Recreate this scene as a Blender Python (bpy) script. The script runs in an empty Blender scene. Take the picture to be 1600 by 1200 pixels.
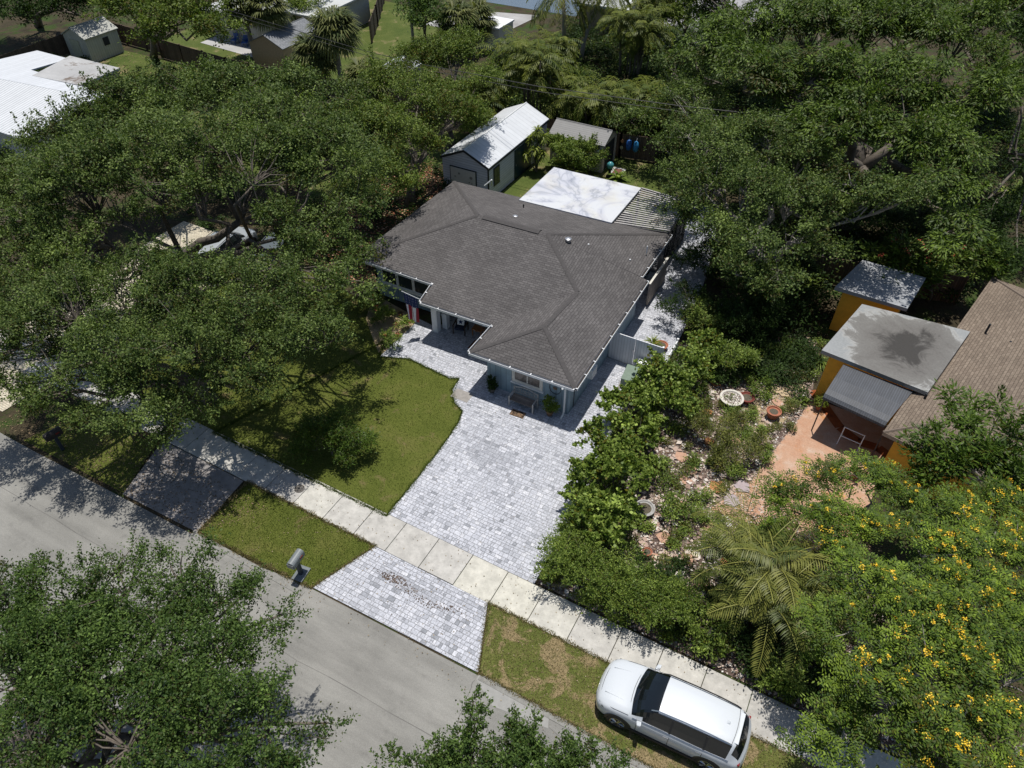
import bpy, bmesh, math, random
import numpy as np
from mathutils import Vector, Matrix
R_ = random.Random(7)
# ------------------------------------------------------------------ camera
F0 = 1130.0; PITCH = math.radians(43.3); YAW = math.radians(-28.7)
CAM = np.array([8.814, -21.99, 24.973])
_c, _s = math.cos(PITCH), math.sin(PITCH)
FV = np.array([math.sin(YAW)*_c, math.cos(YAW)*_c, -_s]); RV = np.array([math.cos(YAW), -math.sin(YAW), 0.0]); UV_ = np.cross(RV, FV)
def ray(x, y): return FV + RV*(x-800)/F0 - UV_*(y-600)/F0
def at(x, y, z=0.0):
    d = ray(x, y); return CAM + d*(z-CAM[2])/d[2]
def xy(x, y, z=0.0):
    p = at(x, y, z); return (float(p[0]), float(p[1]))
def lobe(x, y, z, rpx, flat=.75):
    p = at(x, y, z); k = float((p-CAM) @ FV)/F0
    return (float(p[0]), float(p[1]), z, rpx*k, flat)
S = bpy.context.scene
cam = bpy.data.cameras.new('camera'); co = bpy.data.objects.new('camera', cam); S.collection.objects.link(co)
cam.sensor_width = 36; cam.lens = 36*F0/1600; cam.clip_end = 2000; cam.clip_start = .1
co.matrix_world = Matrix(((RV[0], UV_[0], -FV[0], CAM[0]), (RV[1], UV_[1], -FV[1], CAM[1]), (RV[2], UV_[2], -FV[2], CAM[2]), (0, 0, 0, 1)))
S.camera = co
# ------------------------------------------------------------------ light
SUN = Vector((-.07, .17, 1.0)).normalized()          # direction towards the sun
W = bpy.data.worlds.new('World'); S.world = W; W.use_nodes = True
nt = W.node_tree; sky = nt.nodes.new('ShaderNodeTexSky'); sky.sky_type = 'NISHITA'; sky.sun_disc = False
sky.sun_elevation = math.asin(SUN.z); sky.sun_rotation = math.atan2(SUN.x, SUN.y)
nt.links.new(sky.outputs[0], nt.nodes['Background'].inputs[0]); nt.nodes['Background'].inputs[1].default_value = .078
sl = bpy.data.lights.new('sun', 'SUN'); sl.energy = 4.1; sl.angle = math.radians(.53); sl.color = (1, .965, .9)
so = bpy.data.objects.new('sun', sl); S.collection.objects.link(so); so.rotation_euler = SUN.to_track_quat('Z', 'Y').to_euler()
S.view_settings.view_transform = 'Standard'; S.view_settings.look = 'None'; S.view_settings.exposure = 0.12; S.view_settings.gamma = 1
S.cycles.max_bounces = 5; S.cycles.diffuse_bounces = 3; S.cycles.glossy_bounces = 2; S.cycles.transmission_bounces = 3; S.cycles.transparent_max_bounces = 4
S.cycles.use_denoising = True
col = S.collection
# ------------------------------------------------------------------ materials
def nodes(m):
    m.use_nodes = True; t = m.node_tree; b = t.nodes['Principled BSDF']; return t, b
def N(t, typ, **kw):
    n = t.nodes.new(typ)
    for k, v in kw.items(): setattr(n, k, v)
    return n
def ramp(t, fac, stops):
    r = N(t, 'ShaderNodeValToRGB'); e = r.color_ramp.elements
    while len(e) > 1: e.remove(e[-1])
    e[0].position = stops[0][0]; e[0].color = (*stops[0][1], 1)
    for p, c in stops[1:]:
        x = e.new(p); x.color = (*c, 1)
    t.links.new(fac, r.inputs[0]); return r.outputs[0]
def noise(t, scale, detail=4, rough=.6, vec=None, dist=0):
    n = N(t, 'ShaderNodeTexNoise'); n.inputs['Scale'].default_value = scale; n.inputs['Detail'].default_value = detail
    n.inputs['Roughness'].default_value = rough; n.inputs['Distortion'].default_value = dist
    if vec is not None: t.links.new(vec, n.inputs['Vector'])
    return n.outputs['Fac']
def pos(t): return N(t, 'ShaderNodeNewGeometry').outputs['Position']
def uvn(t): return N(t, 'ShaderNodeUVMap').outputs['UV']
def mixc(t, fac, a, b, mode='MIX'):
    m = N(t, 'ShaderNodeMix', data_type='RGBA', blend_type=mode)
    for s, v in ((m.inputs[0], fac), (m.inputs[6], a), (m.inputs[7], b)):
        if isinstance(v, (int, float)): s.default_value = v
        elif isinstance(v, tuple): s.default_value = (*v, 1)
        else: t.links.new(v, s)
    return m.outputs[2]
def bump(t, b, h, strength=.5, dist=.02):
    n = N(t, 'ShaderNodeBump'); n.inputs['Strength'].default_value = strength; n.inputs['Distance'].default_value = dist
    t.links.new(h, n.inputs['Height']); t.links.new(n.outputs[0], b.inputs['Normal'])
def dk(c, k): return tuple(min(1, x*k) for x in c)
MATS = {}
def plain(name, c, rough=.6, var=.18, scale=6, metal=0, spec=.5, coat=0, vertical=0):
    if name in MATS: return MATS[name]
    m = bpy.data.materials.new(name); t, b = nodes(m)
    o = noise(t, scale, 5, .65, pos(t))
    c2 = ramp(t, o, [(.3, dk(c, 1-var)), (.7, dk(c, 1+var*.6))])
    o2 = noise(t, scale*9, 3, .6, pos(t)); c3 = ramp(t, o2, [(.3, (1-var*.6,)*3), (.65, (1, 1, 1))])
    t.links.new(mixc(t, 1.0, c2, c3, 'MULTIPLY'), b.inputs['Base Color'])
    b.inputs['Roughness'].default_value = rough; b.inputs['Metallic'].default_value = metal; b.inputs['Specular IOR Level'].default_value = spec
    b.inputs['Coat Weight'].default_value = coat; b.inputs['Coat Roughness'].default_value = .05
    bump(t, b, o2, .15, .005)
    MATS[name] = m; return m
def stripes(name, c, period, dark=.6, width=.06, axis=0, rough=.6, var=.12, metal=0, wav=0, stain=None):
    """paint/metal with parallel seams along one UV axis"""
    m = bpy.data.materials.new(name); t, b = nodes(m)
    sep = N(t, 'ShaderNodeSeparateXYZ'); t.links.new(uvn(t), sep.inputs[0])
    d = N(t, 'ShaderNodeMath', operation='DIVIDE'); t.links.new(sep.outputs[axis], d.inputs[0]); d.inputs[1].default_value = period
    f = N(t, 'ShaderNodeMath', operation='FRACT'); t.links.new(d.outputs[0], f.inputs[0])
    g = N(t, 'ShaderNodeMath', operation='PINGPONG'); t.links.new(f.outputs[0], g.inputs[0]); g.inputs[1].default_value = .5
    r = ramp(t, g.outputs[0], [(0, (dark,)*3), (width, (dark,)*3), (width*1.8+.01, (1, 1, 1))])
    fl = N(t, 'ShaderNodeMath', operation='FLOOR'); t.links.new(d.outputs[0], fl.inputs[0])
    wn = N(t, 'ShaderNodeTexWhiteNoise', noise_dimensions='1D'); t.links.new(fl.outputs[0], wn.inputs['W'])
    per = ramp(t, wn.outputs[0], [(0, (1-var,)*3), (1, (1+var*.3,)*3)])
    o = noise(t, 3, 5, .65, pos(t)); base = ramp(t, o, [(.3, dk(c, 1-var)), (.7, dk(c, 1+var*.5))])
    x = mixc(t, 1.0, base, r, 'MULTIPLY'); x = mixc(t, 1.0, x, per, 'MULTIPLY')
    if stain:
        so_ = noise(t, stain[1], 4, .6, pos(t), .6); x = mixc(t, ramp(t, so_, [(stain[2], (0, 0, 0)), (stain[2]+.15, (.85,)*3)]), x, stain[0])
    t.links.new(x, b.inputs['Base Color']); b.inputs['Roughness'].default_value = rough; b.inputs['Metallic'].default_value = metal
    bump(t, b, r if not wav else g.outputs[0], .5, .015)
    MATS[name] = m; return m
def shingle(name, c1, c2, w=.32, h=.14, stain=None):
    m = bpy.data.materials.new(name); t, b = nodes(m)
    u = uvn(t); br = N(t, 'ShaderNodeTexBrick'); t.links.new(u, br.inputs['Vector'])
    br.inputs['Scale'].default_value = 1; br.inputs['Brick Width'].default_value = w; br.inputs['Row Height'].default_value = h
    br.inputs['Mortar Size'].default_value = .012; br.inputs['Mortar Smooth'].default_value = .3; br.inputs['Bias'].default_value = -.1
    br.inputs['Color1'].default_value = (*c1, 1); br.inputs['Color2'].default_value = (*c2, 1); br.inputs['Mortar'].default_value = (*dk(c1, .45), 1)
    big = ramp(t, noise(t, .35, 5, .6, pos(t)), [(.3, (.82,)*3), (.7, (1.12,)*3)])
    fine = ramp(t, noise(t, 22, 4, .7, pos(t)), [(.3, (.68,)*3), (.7, (1.25,)*3)])
    mp = N(t, 'ShaderNodeMapping'); mp.inputs['Scale'].default_value = (1.2, 7, 1); t.links.new(u, mp.inputs[0])
    st = ramp(t, noise(t, 2.2, 3, .6, mp.outputs[0]), [(.35, (.89,)*3), (.6, (1.05,)*3)])
    x = mixc(t, 1, br.outputs[0], big, 'MULTIPLY'); x = mixc(t, 1, x, fine, 'MULTIPLY'); x = mixc(t, 1, x, st, 'MULTIPLY')
    t.links.new(x, b.inputs['Base Color']); b.inputs['Roughness'].default_value = .9; b.inputs['Specular IOR Level'].default_value = .25
    bump(t, b, br.outputs[1], -.4, .01)
    MATS[name] = m; return m
def islands(name, stops, rough=.8, fine=.15, fs=30):
    """each loose piece takes its own tone"""
    m = bpy.data.materials.new(name); t, b = nodes(m)
    a = N(t, 'ShaderNodeAttribute', attribute_name='tint')
    c = ramp(t, a.outputs['Fac'], stops)
    f = ramp(t, noise(t, fs, 4, .7, pos(t)), [(.3, (1-fine,)*3), (.7, (1+fine,)*3)])
    t.links.new(mixc(t, 1, c, f, 'MULTIPLY'), b.inputs['Base Color']); b.inputs['Roughness'].default_value = rough
    MATS[name] = m; return m
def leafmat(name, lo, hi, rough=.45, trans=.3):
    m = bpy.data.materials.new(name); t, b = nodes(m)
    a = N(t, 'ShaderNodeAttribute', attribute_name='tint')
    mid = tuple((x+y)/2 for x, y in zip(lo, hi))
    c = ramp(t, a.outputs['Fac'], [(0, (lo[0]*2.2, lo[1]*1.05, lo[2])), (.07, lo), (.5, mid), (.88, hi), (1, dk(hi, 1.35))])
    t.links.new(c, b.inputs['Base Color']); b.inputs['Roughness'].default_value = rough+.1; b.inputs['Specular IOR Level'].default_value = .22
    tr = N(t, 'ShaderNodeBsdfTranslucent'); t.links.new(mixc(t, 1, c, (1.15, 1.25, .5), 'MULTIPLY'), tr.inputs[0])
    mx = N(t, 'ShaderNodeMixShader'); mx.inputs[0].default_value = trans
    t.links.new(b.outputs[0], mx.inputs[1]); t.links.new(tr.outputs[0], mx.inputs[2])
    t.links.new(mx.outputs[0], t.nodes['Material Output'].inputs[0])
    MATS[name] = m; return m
def ground_mat(name, stops1, sc1, fine, fs=18, patch=None, bumpd=.03):
    m = bpy.data.materials.new(name); t, b = nodes(m); p = pos(t)
    c = ramp(t, noise(t, sc1, 5, .62, p, .3), stops1)
    f = ramp(t, noise(t, fs, 5, .75, p), [(.25, (1-fine,)*3), (.75, (1+fine,)*3)])
    x = mixc(t, 1, c, f, 'MULTIPLY')
    if patch:
        q = ramp(t, noise(t, patch[1], 6, .7, p, .5), [(patch[2], (0, 0, 0)), (patch[2]+patch[3], (1, 1, 1))])
        x = mixc(t, q, x, mixc(t, 1, patch[0], f, 'MULTIPLY'))
    t.links.new(x, b.inputs['Base Color']); b.inputs['Roughness'].default_value = .95; b.inputs['Specular IOR Level'].default_value = .2
    bump(t, b, noise(t, fs*1.3, 4, .7, p), .7, bumpd)
    MATS[name] = m; return m
white = plain('white_paint', (.74, .75, .76), .5, .08)
offwhite = plain('offwhite', (.62, .6, .55), .6, .12)
black = plain('black_rubber', (.012, .012, .014), .6)
darkgap = plain('dark_interior', (.02, .023, .026), .8)
blue_side = stripes('blue_siding', (.24, .335, .40), .30, .62, .035, 0, .6)
roof_m = shingle('grey_shingle', (.102, .095, .094), (.140, .131, .129))
ridgecap = plain('ridge_shingle', (.075, .069, .068), .9, .25, 9)
brown_roof = shingle('brown_shingle', (.185, .145, .112), (.25, .20, .155), .3, .14)
glass = plain('window_glass', (.03, .04, .045), .08, .3, 2)
concrete = None
wood_dark = stripes('fence_wood', (.15, .105, .075), .14, .35, .06, 0, .9, .3)
yellow = plain('yellow_stucco', (.86, .46, .05), .8, .12, 3)
bark = plain('bark', (.16, .135, .11), .95, .4, 5)
palebark = plain('pale_bark', (.33, .30, .27), .95, .35, 5)
terracotta = plain('terracotta', (.36, .13, .07), .8, .25)
navy = plain('navy_fabric', (.012, .02, .05), .8)
steel = plain('steel', (.45, .46, .48), .35, .1, 5, .7)
wood = plain('orange_wood', (.30, .13, .05), .6, .3)
# ------------------------------------------------------------------ object helpers
def tag(o, label=None, cat=None, group=None, kind=None):
    if label: o['label'] = label
    if cat: o['category'] = cat
    if group: o['group'] = group
    if kind: o['kind'] = kind
    return o
def thing(name, label, cat, loc=(0, 0, 0), rz=0, group=None):
    o = bpy.data.objects.new(name, None); o.empty_display_size = .2; col.objects.link(o); o.location = tuple(loc)+(0,)*(3-len(loc)); o.rotation_euler = (0, 0, rz)
    return tag(o, label, cat, group)
def copy_tree(o, parent=None):
    c = o.copy(); col.objects.link(c); c.parent = parent
    for ch in list(o.children): copy_tree(ch, c)
    return c
class MB:
    def __init__(s): s.v = []; s.f = []; s.t = []
    def face(s, pts, tint=None):
        n = len(s.v); s.v += [tuple(map(float, p)) for p in pts]; s.f.append(list(range(n, n+len(pts)))); s.t.append(.5 if tint is None else tint); return s
    def mesh(s, vs, fs, tint=.5):
        n = len(s.v); s.v += [tuple(map(float, p)) for p in vs]; s.f += [[i+n for i in f] for f in fs]; s.t += [tint]*len(fs); return s
    def box(s, x0, x1, y0, y1, z0, z1, tint=.5, M=None):
        vs = [(x, y, z) for z in (z0, z1) for y in (y0, y1) for x in (x0, x1)]
        if M is not None: vs = [tuple(M @ Vector(v)) for v in vs]
        return s.mesh(vs, [(0, 2, 3, 1), (4, 5, 7, 6), (0, 1, 5, 4), (2, 6, 7, 3), (0, 4, 6, 2), (1, 3, 7, 5)], tint)
    def prism(s, poly, z0, z1, tint=.5):
        a = sum(poly[i][0]*poly[(i+1) % len(poly)][1]-poly[(i+1) % len(poly)][0]*poly[i][1] for i in range(len(poly)))
        if a < 0: poly = poly[::-1]
        n = len(poly); f0 = z0 if callable(z0) else (lambda p: z0); f1 = z1 if callable(z1) else (lambda p: z1)
        vs = [(p[0], p[1], f0(p)) for p in poly]+[(p[0], p[1], f1(p)) for p in poly]
        return s.mesh(vs, [list(range(n))[::-1], list(range(n, 2*n))]+[(i, (i+1) % n, n+(i+1) % n, n+i) for i in range(n)], tint)
    def slab(s, top, th):
        """top: 3-D polygon (ccw from above); thickness th downwards"""
        n = len(top); vs = [tuple(p) for p in top]+[(p[0], p[1], p[2]-th) for p in top]
        return s.mesh(vs, [list(range(n)), list(range(n, 2*n))[::-1]]+[((i+1) % n, i, n+i, n+(i+1) % n) for i in range(n)])
    def tube(s, pts, rad, k=6, caps=True, tint=.5):
        pts = [Vector(p) for p in pts]; rad = rad if isinstance(rad, (list, tuple)) else [rad]*len(pts)
        rings = []; up = Vector((.31, .2, .93)).normalized()
        for i, p in enumerate(pts):
            d = (pts[min(i+1, len(pts)-1)]-pts[max(i-1, 0)]).normalized()
            a = d.cross(up)
            if a.length < .05: a = d.cross(Vector((1, 0, 0)))
            a.normalize(); b = d.cross(a)
            rings.append([p+(a*math.cos(2*math.pi*j/k)+b*math.sin(2*math.pi*j/k))*rad[i] for j in range(k)])
        vs = [q for r in rings for q in r]; fs = []
        for i in range(len(pts)-1):
            for j in range(k): fs.append((i*k+j, i*k+(j+1) % k, (i+1)*k+(j+1) % k, (i+1)*k+j))
        if caps: fs += [list(range(k))[::-1], [(len(pts)-1)*k+j for j in range(k)]]
        return s.mesh(vs, fs, tint)
    def lathe(s, c, prof, k=16, tint=.5):
        vs = [(c[0]+r*math.cos(2*math.pi*j/k), c[1]+r*math.sin(2*math.pi*j/k), c[2]+z) for r, z in prof for j in range(k)]
        fs = [(i*k+j, i*k+(j+1) % k, (i+1)*k+(j+1) % k, (i+1)*k+j) for i in range(len(prof)-1) for j in range(k)]
        fs += [list(range(k))[::-1], [(len(prof)-1)*k+j for j in range(k)]]
        return s.mesh(vs, fs, tint)
    def build(s, name, mat, parent=None, smooth=False, bevel=0, tint=False):
        me = bpy.data.meshes.new(name); me.from_pydata(s.v, [], s.f); me.update()
        uv = me.uv_layers.new(name='UVMap'); d = np.zeros(len(me.loops)*2)
        for p in me.polygons:
            n = p.normal; h = Vector((0, 0, 1)).cross(n)
            h = Vector((1, 0, 0)) if h.length < .02 else h.normalized(); w = n.cross(h)
            for li in p.loop_indices:
                q = me.vertices[me.loops[li].vertex_index].co; d[2*li] = q.dot(h); d[2*li+1] = q.dot(w)
        uv.data.foreach_set('uv', d)
        if tint:
            a = me.attributes.new('tint', 'FLOAT', 'FACE'); a.data.foreach_set('value', s.t)
        if smooth: me.polygons.foreach_set('use_smooth', [True]*len(me.polygons))
        me.materials.append(mat); o = bpy.data.objects.new(name, me); col.objects.link(o)
        if parent is not None:
            o.parent = parent
            if parent.type == 'EMPTY' and not getattr(s, 'local', False):
                o.matrix_parent_inverse = (Matrix.Translation(parent.location) @ parent.rotation_euler.to_matrix().to_4x4()).inverted()
        if bevel:
            b = o.modifiers.new('bevel', 'BEVEL'); b.width = bevel; b.segments = 2; b.limit_method = 'ANGLE'
        return o
def LMB():
    m = MB(); m.local = True; return m
def quads_obj(name, P, tint, mat, parent=None, nv=4):
    """P: (n, nv, 3) array of separate faces"""
    n = len(P); me = bpy.data.meshes.new(name); P = np.asarray(P, dtype=np.float32)
    me.vertices.add(n*nv); me.vertices.foreach_set('co', P.reshape(-1)); me.loops.add(n*nv); me.loops.foreach_set('vertex_index', np.arange(n*nv, dtype=np.int32))
    me.polygons.add(n); me.polygons.foreach_set('loop_start', np.arange(0, n*nv, nv, dtype=np.int32)); me.update(calc_edges=True)
    a = me.attributes.new('tint', 'FLOAT', 'FACE'); a.data.foreach_set('value', np.clip(tint, 0, 1).astype(np.float32))
    me.materials.append(mat); o = bpy.data.objects.new(name, me); col.objects.link(o)
    if parent is not None:
        o.parent = parent
        if parent.type == 'EMPTY': o.matrix_parent_inverse = Matrix.Translation(parent.location).inverted()
    return o
def unit(a): return a/np.maximum(np.linalg.norm(a, axis=-1, keepdims=True), 1e-6)
LEAFN = [0]
def leaf_cloud(rng, lobes, cl=.55, per=120, l=.14, w=.07, dens=1.0, mode='scatter', up=.9, sq=.6, lower=-.35, spread=.5, tv=.16, sprig=.4):
    """leaf clumps over the lobes; returns leaf quads, tints, clump centres"""
    Ps = []; Ts = []; Cs = []
    L = np.array([q[:3] for q in lobes]); RR = np.array([q[3] for q in lobes])
    subs = []
    for li, (x, y, z, r, fl) in enumerate(lobes):
        k = 1 if r < cl*1.6 else int(np.clip(round(2.2*(r/cl)**.9*.9), 5, 16))
        d = unit(rng.normal(size=(k*3, 3))); d = d[d[:, 2] > -.25][:k]
        if k == 1: subs.append((np.array([x, y, z]), r, fl, li)); continue
        for q in d:
            rs = r*rng.uniform(.27, .50)*(9/max(k, 6))**.3; subs.append((np.array([x, y, z])+q*np.array([1, 1, fl])*(r-rs*.75), rs, max(fl, .7), li))
    for sc, r, fl, li in subs:
        n = max(3, int(dens*4.2*(r/cl)**2))
        d = unit(rng.normal(size=(n*3, 3))); d = d[d[:, 2] > lower][:n]; n = len(d)
        k = np.where(rng.random((n, 1)) < .7, rng.uniform(.82, 1.12, (n, 1)), rng.uniform(.2, .85, (n, 1)))
        c = sc+d*k*r*np.array([1, 1, fl])
        keep = np.ones(n, bool)
        for j in range(len(L)):
            if j == li: continue
            q = (c-L[j])/np.array([1, 1, .75]); keep &= ~((np.linalg.norm(q, axis=1) < RR[j]*.55) & (c[:, 2] < L[j, 2]+RR[j]*.25))
        keep &= c[:, 2] > .15
        c = c[keep]; d = d[keep]; n = len(c)
        if n == 0: continue
        Cs.append(c); m = int(per*rng.uniform(.9, 1.1)); csz = cl*rng.uniform(.55, 1.3, (n, 1, 1))
        off = rng.normal(size=(n, m, 3))*np.array([spread, spread, spread*sq])*csz
        p = c[:, None, :]+off
        if mode == 'scatter':
            nn = unit(rng.normal(size=(n, m, 3))*.9+np.array([0, 0, up])+d[:, None, :]*.7); tt = unit(np.cross(nn, rng.normal(size=(n, m, 3))))
        else:
            hd = off*np.array([1, 1, .5])+rng.normal(size=(n, m, 3))*.12*csz; tt = unit(unit(hd)+np.array([0, 0, -.35 if mode == 'droop' else .15]))
            nn = unit(np.cross(tt, np.cross(np.array([0, 0, 1.]), tt))+rng.normal(size=(n, m, 3))*.3)
        if mode == 'pinnate':
            g = 10; na = max(2, m//g); m2 = na*g; o0 = rng.normal(size=(n, na, 1, 3))*np.array([.3, .3, .18])*csz[..., None]
            ax = unit(unit(o0+rng.normal(size=(n, na, 1, 3))*.1*csz[..., None])*np.array([1, 1, .4])+np.array([0, 0, .12])); tq = (np.arange(g)/g)[None, None, :, None]
            rl = l*3.2*rng.uniform(.7, 1.2, (n, na, 1, 1)); p = c[:, None, None, :]+o0+ax*tq*rl+np.array([0, 0, -1.])*(tq**2)*rl*.35
            sd = unit(np.cross(ax, np.array([0, 0, 1.]))+1e-6)*np.where(np.arange(g) % 2 == 0, 1, -1)[None, None, :, None]
            tt = np.broadcast_to(unit(sd+ax*.5+rng.normal(size=(n, na, g, 3))*.12), (n, na, g, 3)).reshape(n, m2, 3); p = p.reshape(n, m2, 3); m = m2
            nn = unit(np.cross(np.cross(tt, np.array([0, 0, 1.])), tt)*1.0+rng.normal(size=(n, m, 3))*.2)
        bb = unit(np.cross(nn, tt)); ll = l*rng.uniform(.65, 1.3, (n, m, 1)); ww = w*rng.uniform(.7, 1.3, (n, m, 1))
        q = np.stack([p, p+tt*ll*.5+bb*ww*.5, p+tt*ll, p+tt*ll*.5-bb*ww*.5], axis=2).reshape(-1, 4, 3)
        tn = .42+rng.normal()*.11+rng.normal(size=(n, 1))*tv+rng.normal(size=(n, m))*.22
        Ps.append(q); Ts.append(tn.reshape(-1))
    C_ = np.concatenate(Cs)
    if sprig and len(C_) > 6:
        ns = int(len(C_)*sprig); idx = rng.integers(0, len(C_), ns); c = C_[idx]; near = np.argmin(np.linalg.norm(c[:, None, :]-L[None], axis=2), axis=1)
        dr = unit(unit(c-L[near])+rng.normal(size=(ns, 3))*.35+np.array([0, 0, .25])); m = 34; tt_ = rng.uniform(.2, 1.0, (ns, m, 1))*cl*1.5
        p = c[:, None, :]+dr[:, None, :]*tt_*rng.uniform(.8, 1.3, (ns, 1, 1))+rng.normal(size=(ns, m, 3))*cl*.1
        tt = unit(dr[:, None, :]*.7+rng.normal(size=(ns, m, 3))*.7); nn = unit(np.cross(tt, rng.normal(size=(ns, m, 3)))+np.array([0, 0, .6])); bb = unit(np.cross(nn, tt))
        ll = l*rng.uniform(.6, 1.1, (ns, m, 1)); ww = w*rng.uniform(.7, 1.2, (ns, m, 1))
        Ps.append(np.stack([p, p+tt*ll*.5+bb*ww*.5, p+tt*ll, p+tt*ll*.5-bb*ww*.5], axis=2).reshape(-1, 4, 3)); Ts.append((.5+rng.normal(size=(ns, m))*.22).reshape(-1))
    P = np.concatenate(Ps); T = np.concatenate(Ts); ok = P[:, :, 2].min(axis=1) > .02
    LEAFN[0] += int(ok.sum())
    return P[ok], T[ok], np.concatenate(Cs)
def tree(name, label, cat, base, lobes, leaf, group=None, trunk_r=.25, seed=1, twigs=.25, barkm=None, fork=.35, flowers=None, **kw):
    rng = np.random.default_rng(seed)
    o = thing(name, label, cat, (base[0], base[1], 0), 0, group)
    P, T, C = leaf_cloud(rng, lobes, **kw)
    quads_obj('crown', P, T, leaf, o)
    b = MB(); L = np.array([q[:3] for q in lobes]); m = L.mean(axis=0); fz = max(.3, m[2]*fork); fk = np.array([base[0]*.8+m[0]*.2, base[1]*.8+m[1]*.2, fz])
    if m[2] > 1.2: b.tube([(base[0], base[1], -.1), ((base[0]+fk[0])/2+.1, (base[1]+fk[1])/2, fz*.5), fk], [trunk_r*1.3, trunk_r, trunk_r*.9], 9)
    else: fk = np.array([base[0], base[1], .1])
    ang = np.arctan2(L[:, 1]-fk[1], L[:, 0]-fk[0]); order = np.argsort(ang); G = max(1, min(5, (len(L)+1)//3)); hubs = np.zeros_like(L)
    for gi in np.array_split(order, G):
        cen_ = L[gi].mean(axis=0); hub = fk+(cen_-fk)*.55; hub[2] = fk[2]+(cen_[2]-fk[2])*.5; w = rng.normal(size=3)*.12*np.linalg.norm(hub-fk)*np.array([1, 1, .5])
        b.tube([fk-(0, 0, .15), fk+(hub-fk)*.35+w, fk+(hub-fk)*.7-w*.5, hub], [trunk_r*.8, trunk_r*.62, trunk_r*.52, trunk_r*.42], 8)
        for li in gi:
            q = L[li]; d = q-hub; w = rng.normal(size=3)*.13*np.linalg.norm(d); hubs[li] = hub
            b.tube([hub-(0, 0, .05), hub+d*.3+w, hub+d*.65-w*.4, q], [trunk_r*.38, trunk_r*.28, trunk_r*.2, trunk_r*.1], 6)
    near = rng.permutation(len(C))[:int(len(C)*twigs)]
    for i in near:
        c = C[i]; j = int(np.argmin(np.linalg.norm(L-c, axis=1))); q = L[j]; d = c-q
        st = q if rng.random() < .6 else hubs[j]+(q-hubs[j])*.6
        md = st+(c-st)*.5+rng.normal(size=3)*.15*np.linalg.norm(c-st)*.6
        b.tube([st, md, c+(c-st)*.12], [max(.012, trunk_r*.1), max(.009, trunk_r*.07), .006], 4, False)
    b.build('trunk', barkm or bark, o, smooth=True)
    if flowers:
        fm, nf, fs = flowers; sp_ = rng.uniform(.8, 3.0, (nf, 1, 1)); top = C[C[:, 2] > np.percentile(C[:, 2], 25)]; idx = rng.integers(0, len(top), nf)
        k = 20; c = top[idx][:, None, :]+rng.normal(size=(nf, 1, 3))*kw.get('cl', .5)*.35+np.array([0, 0, kw.get('cl', .5)*.28])
        p = c+rng.normal(size=(nf, k, 3))*fs*sp_*np.array([1, 1, .7])
        nn = unit(rng.normal(size=(nf, k, 3))+np.array([0, 0, 1.2])); tt = unit(np.cross(nn, rng.normal(size=(nf, k, 3)))); bb = np.cross(nn, tt)
        q = np.stack([p-tt*fs, p+bb*fs*.7, p+tt*fs, p-bb*fs*.7], axis=2).reshape(-1, 4, 3)
        quads_obj('flowers', q, rng.random(len(q)), fm, o)
    return o
def frond(out, tn, rng, base, az, el, length, droop, ll, n=22, w=.05, tint=.5, vshape=.5):
    """one feather frond: arching rib with leaflets either side"""
    p = np.array(base, float); d = np.array([math.cos(az)*math.cos(el), math.sin(az)*math.cos(el), math.sin(el)]); st = length/n
    side = np.array([-math.sin(az), math.cos(az), 0.])
    pts = [p.copy()]
    for i in range(n):
        d = unit(d+np.array([0, 0, -droop/n])); p = p+d*st; pts.append(p.copy())
        t = (i+1)/n
        if t < .12: continue
        L_ = ll*(math.sin(math.pi*min(1, t*.92+.08))**.6)*rng.uniform(.85, 1.1)
        for sg in (1, -1):
            q = unit(side*sg*.85+d*.55+np.array([0, 0, -vshape*.6+rng.normal()*.12])); e = p+q*L_*.55; e2 = e+unit(q+np.array([0, 0, -.6]))*L_*.45
            b = unit(np.cross(q, np.array([0, 0, 1.])+d*.1))*w*.5
            out.append([p-b*.4, e-b, e2, e+b]); tn.append(tint+rng.normal()*.1)
    for i in range(0, n, 2):
        a, c = pts[i], pts[min(n, i+2)]; out.append([a-side*.015, a+side*.015, c+side*.012, c-side*.012]); tn.append(.9)
def feather_palm(name, label, base, stems, leaf, seed=1, group=None, nf=14, length=2.6, ll=.55, droop=1.4, w=.055, n=22, trunk_r=.09, trunkm=None, el=(.1, 1.3)):
    """stems: list of (dx, dy, height, lean_x, lean_y)"""
    rng = np.random.default_rng(seed); o = thing(name, label, 'palm', (base[0], base[1], 0), 0, group); out = []; tn = []; b = MB()
    for (dx, dy, h, lx, ly) in stems:
        x, y = base[0]+dx, base[1]+dy; top = (x+lx, y+ly, h)
        b.tube([(x, y, -.1), (x+lx*.15, y+ly*.15, h*.35), (x+lx*.5, y+ly*.5, h*.7), top], [trunk_r*1.4, trunk_r*1.05, trunk_r, trunk_r*.8], 8)
        for i in range(nf):
            az = i*2.4+rng.normal()*.25; e = el[0]+(el[1]-el[0])*((i+.5)/nf)
            frond(out, tn, rng, top, az, e, length*rng.uniform(.85, 1.1), droop*rng.uniform(.8, 1.25), ll, n, w, rng.uniform(.25, .75))
    quads_obj('fronds', np.array(out), np.array(tn), leaf, o); b.build('trunk', trunkm or bark, o, smooth=True); return o
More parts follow.
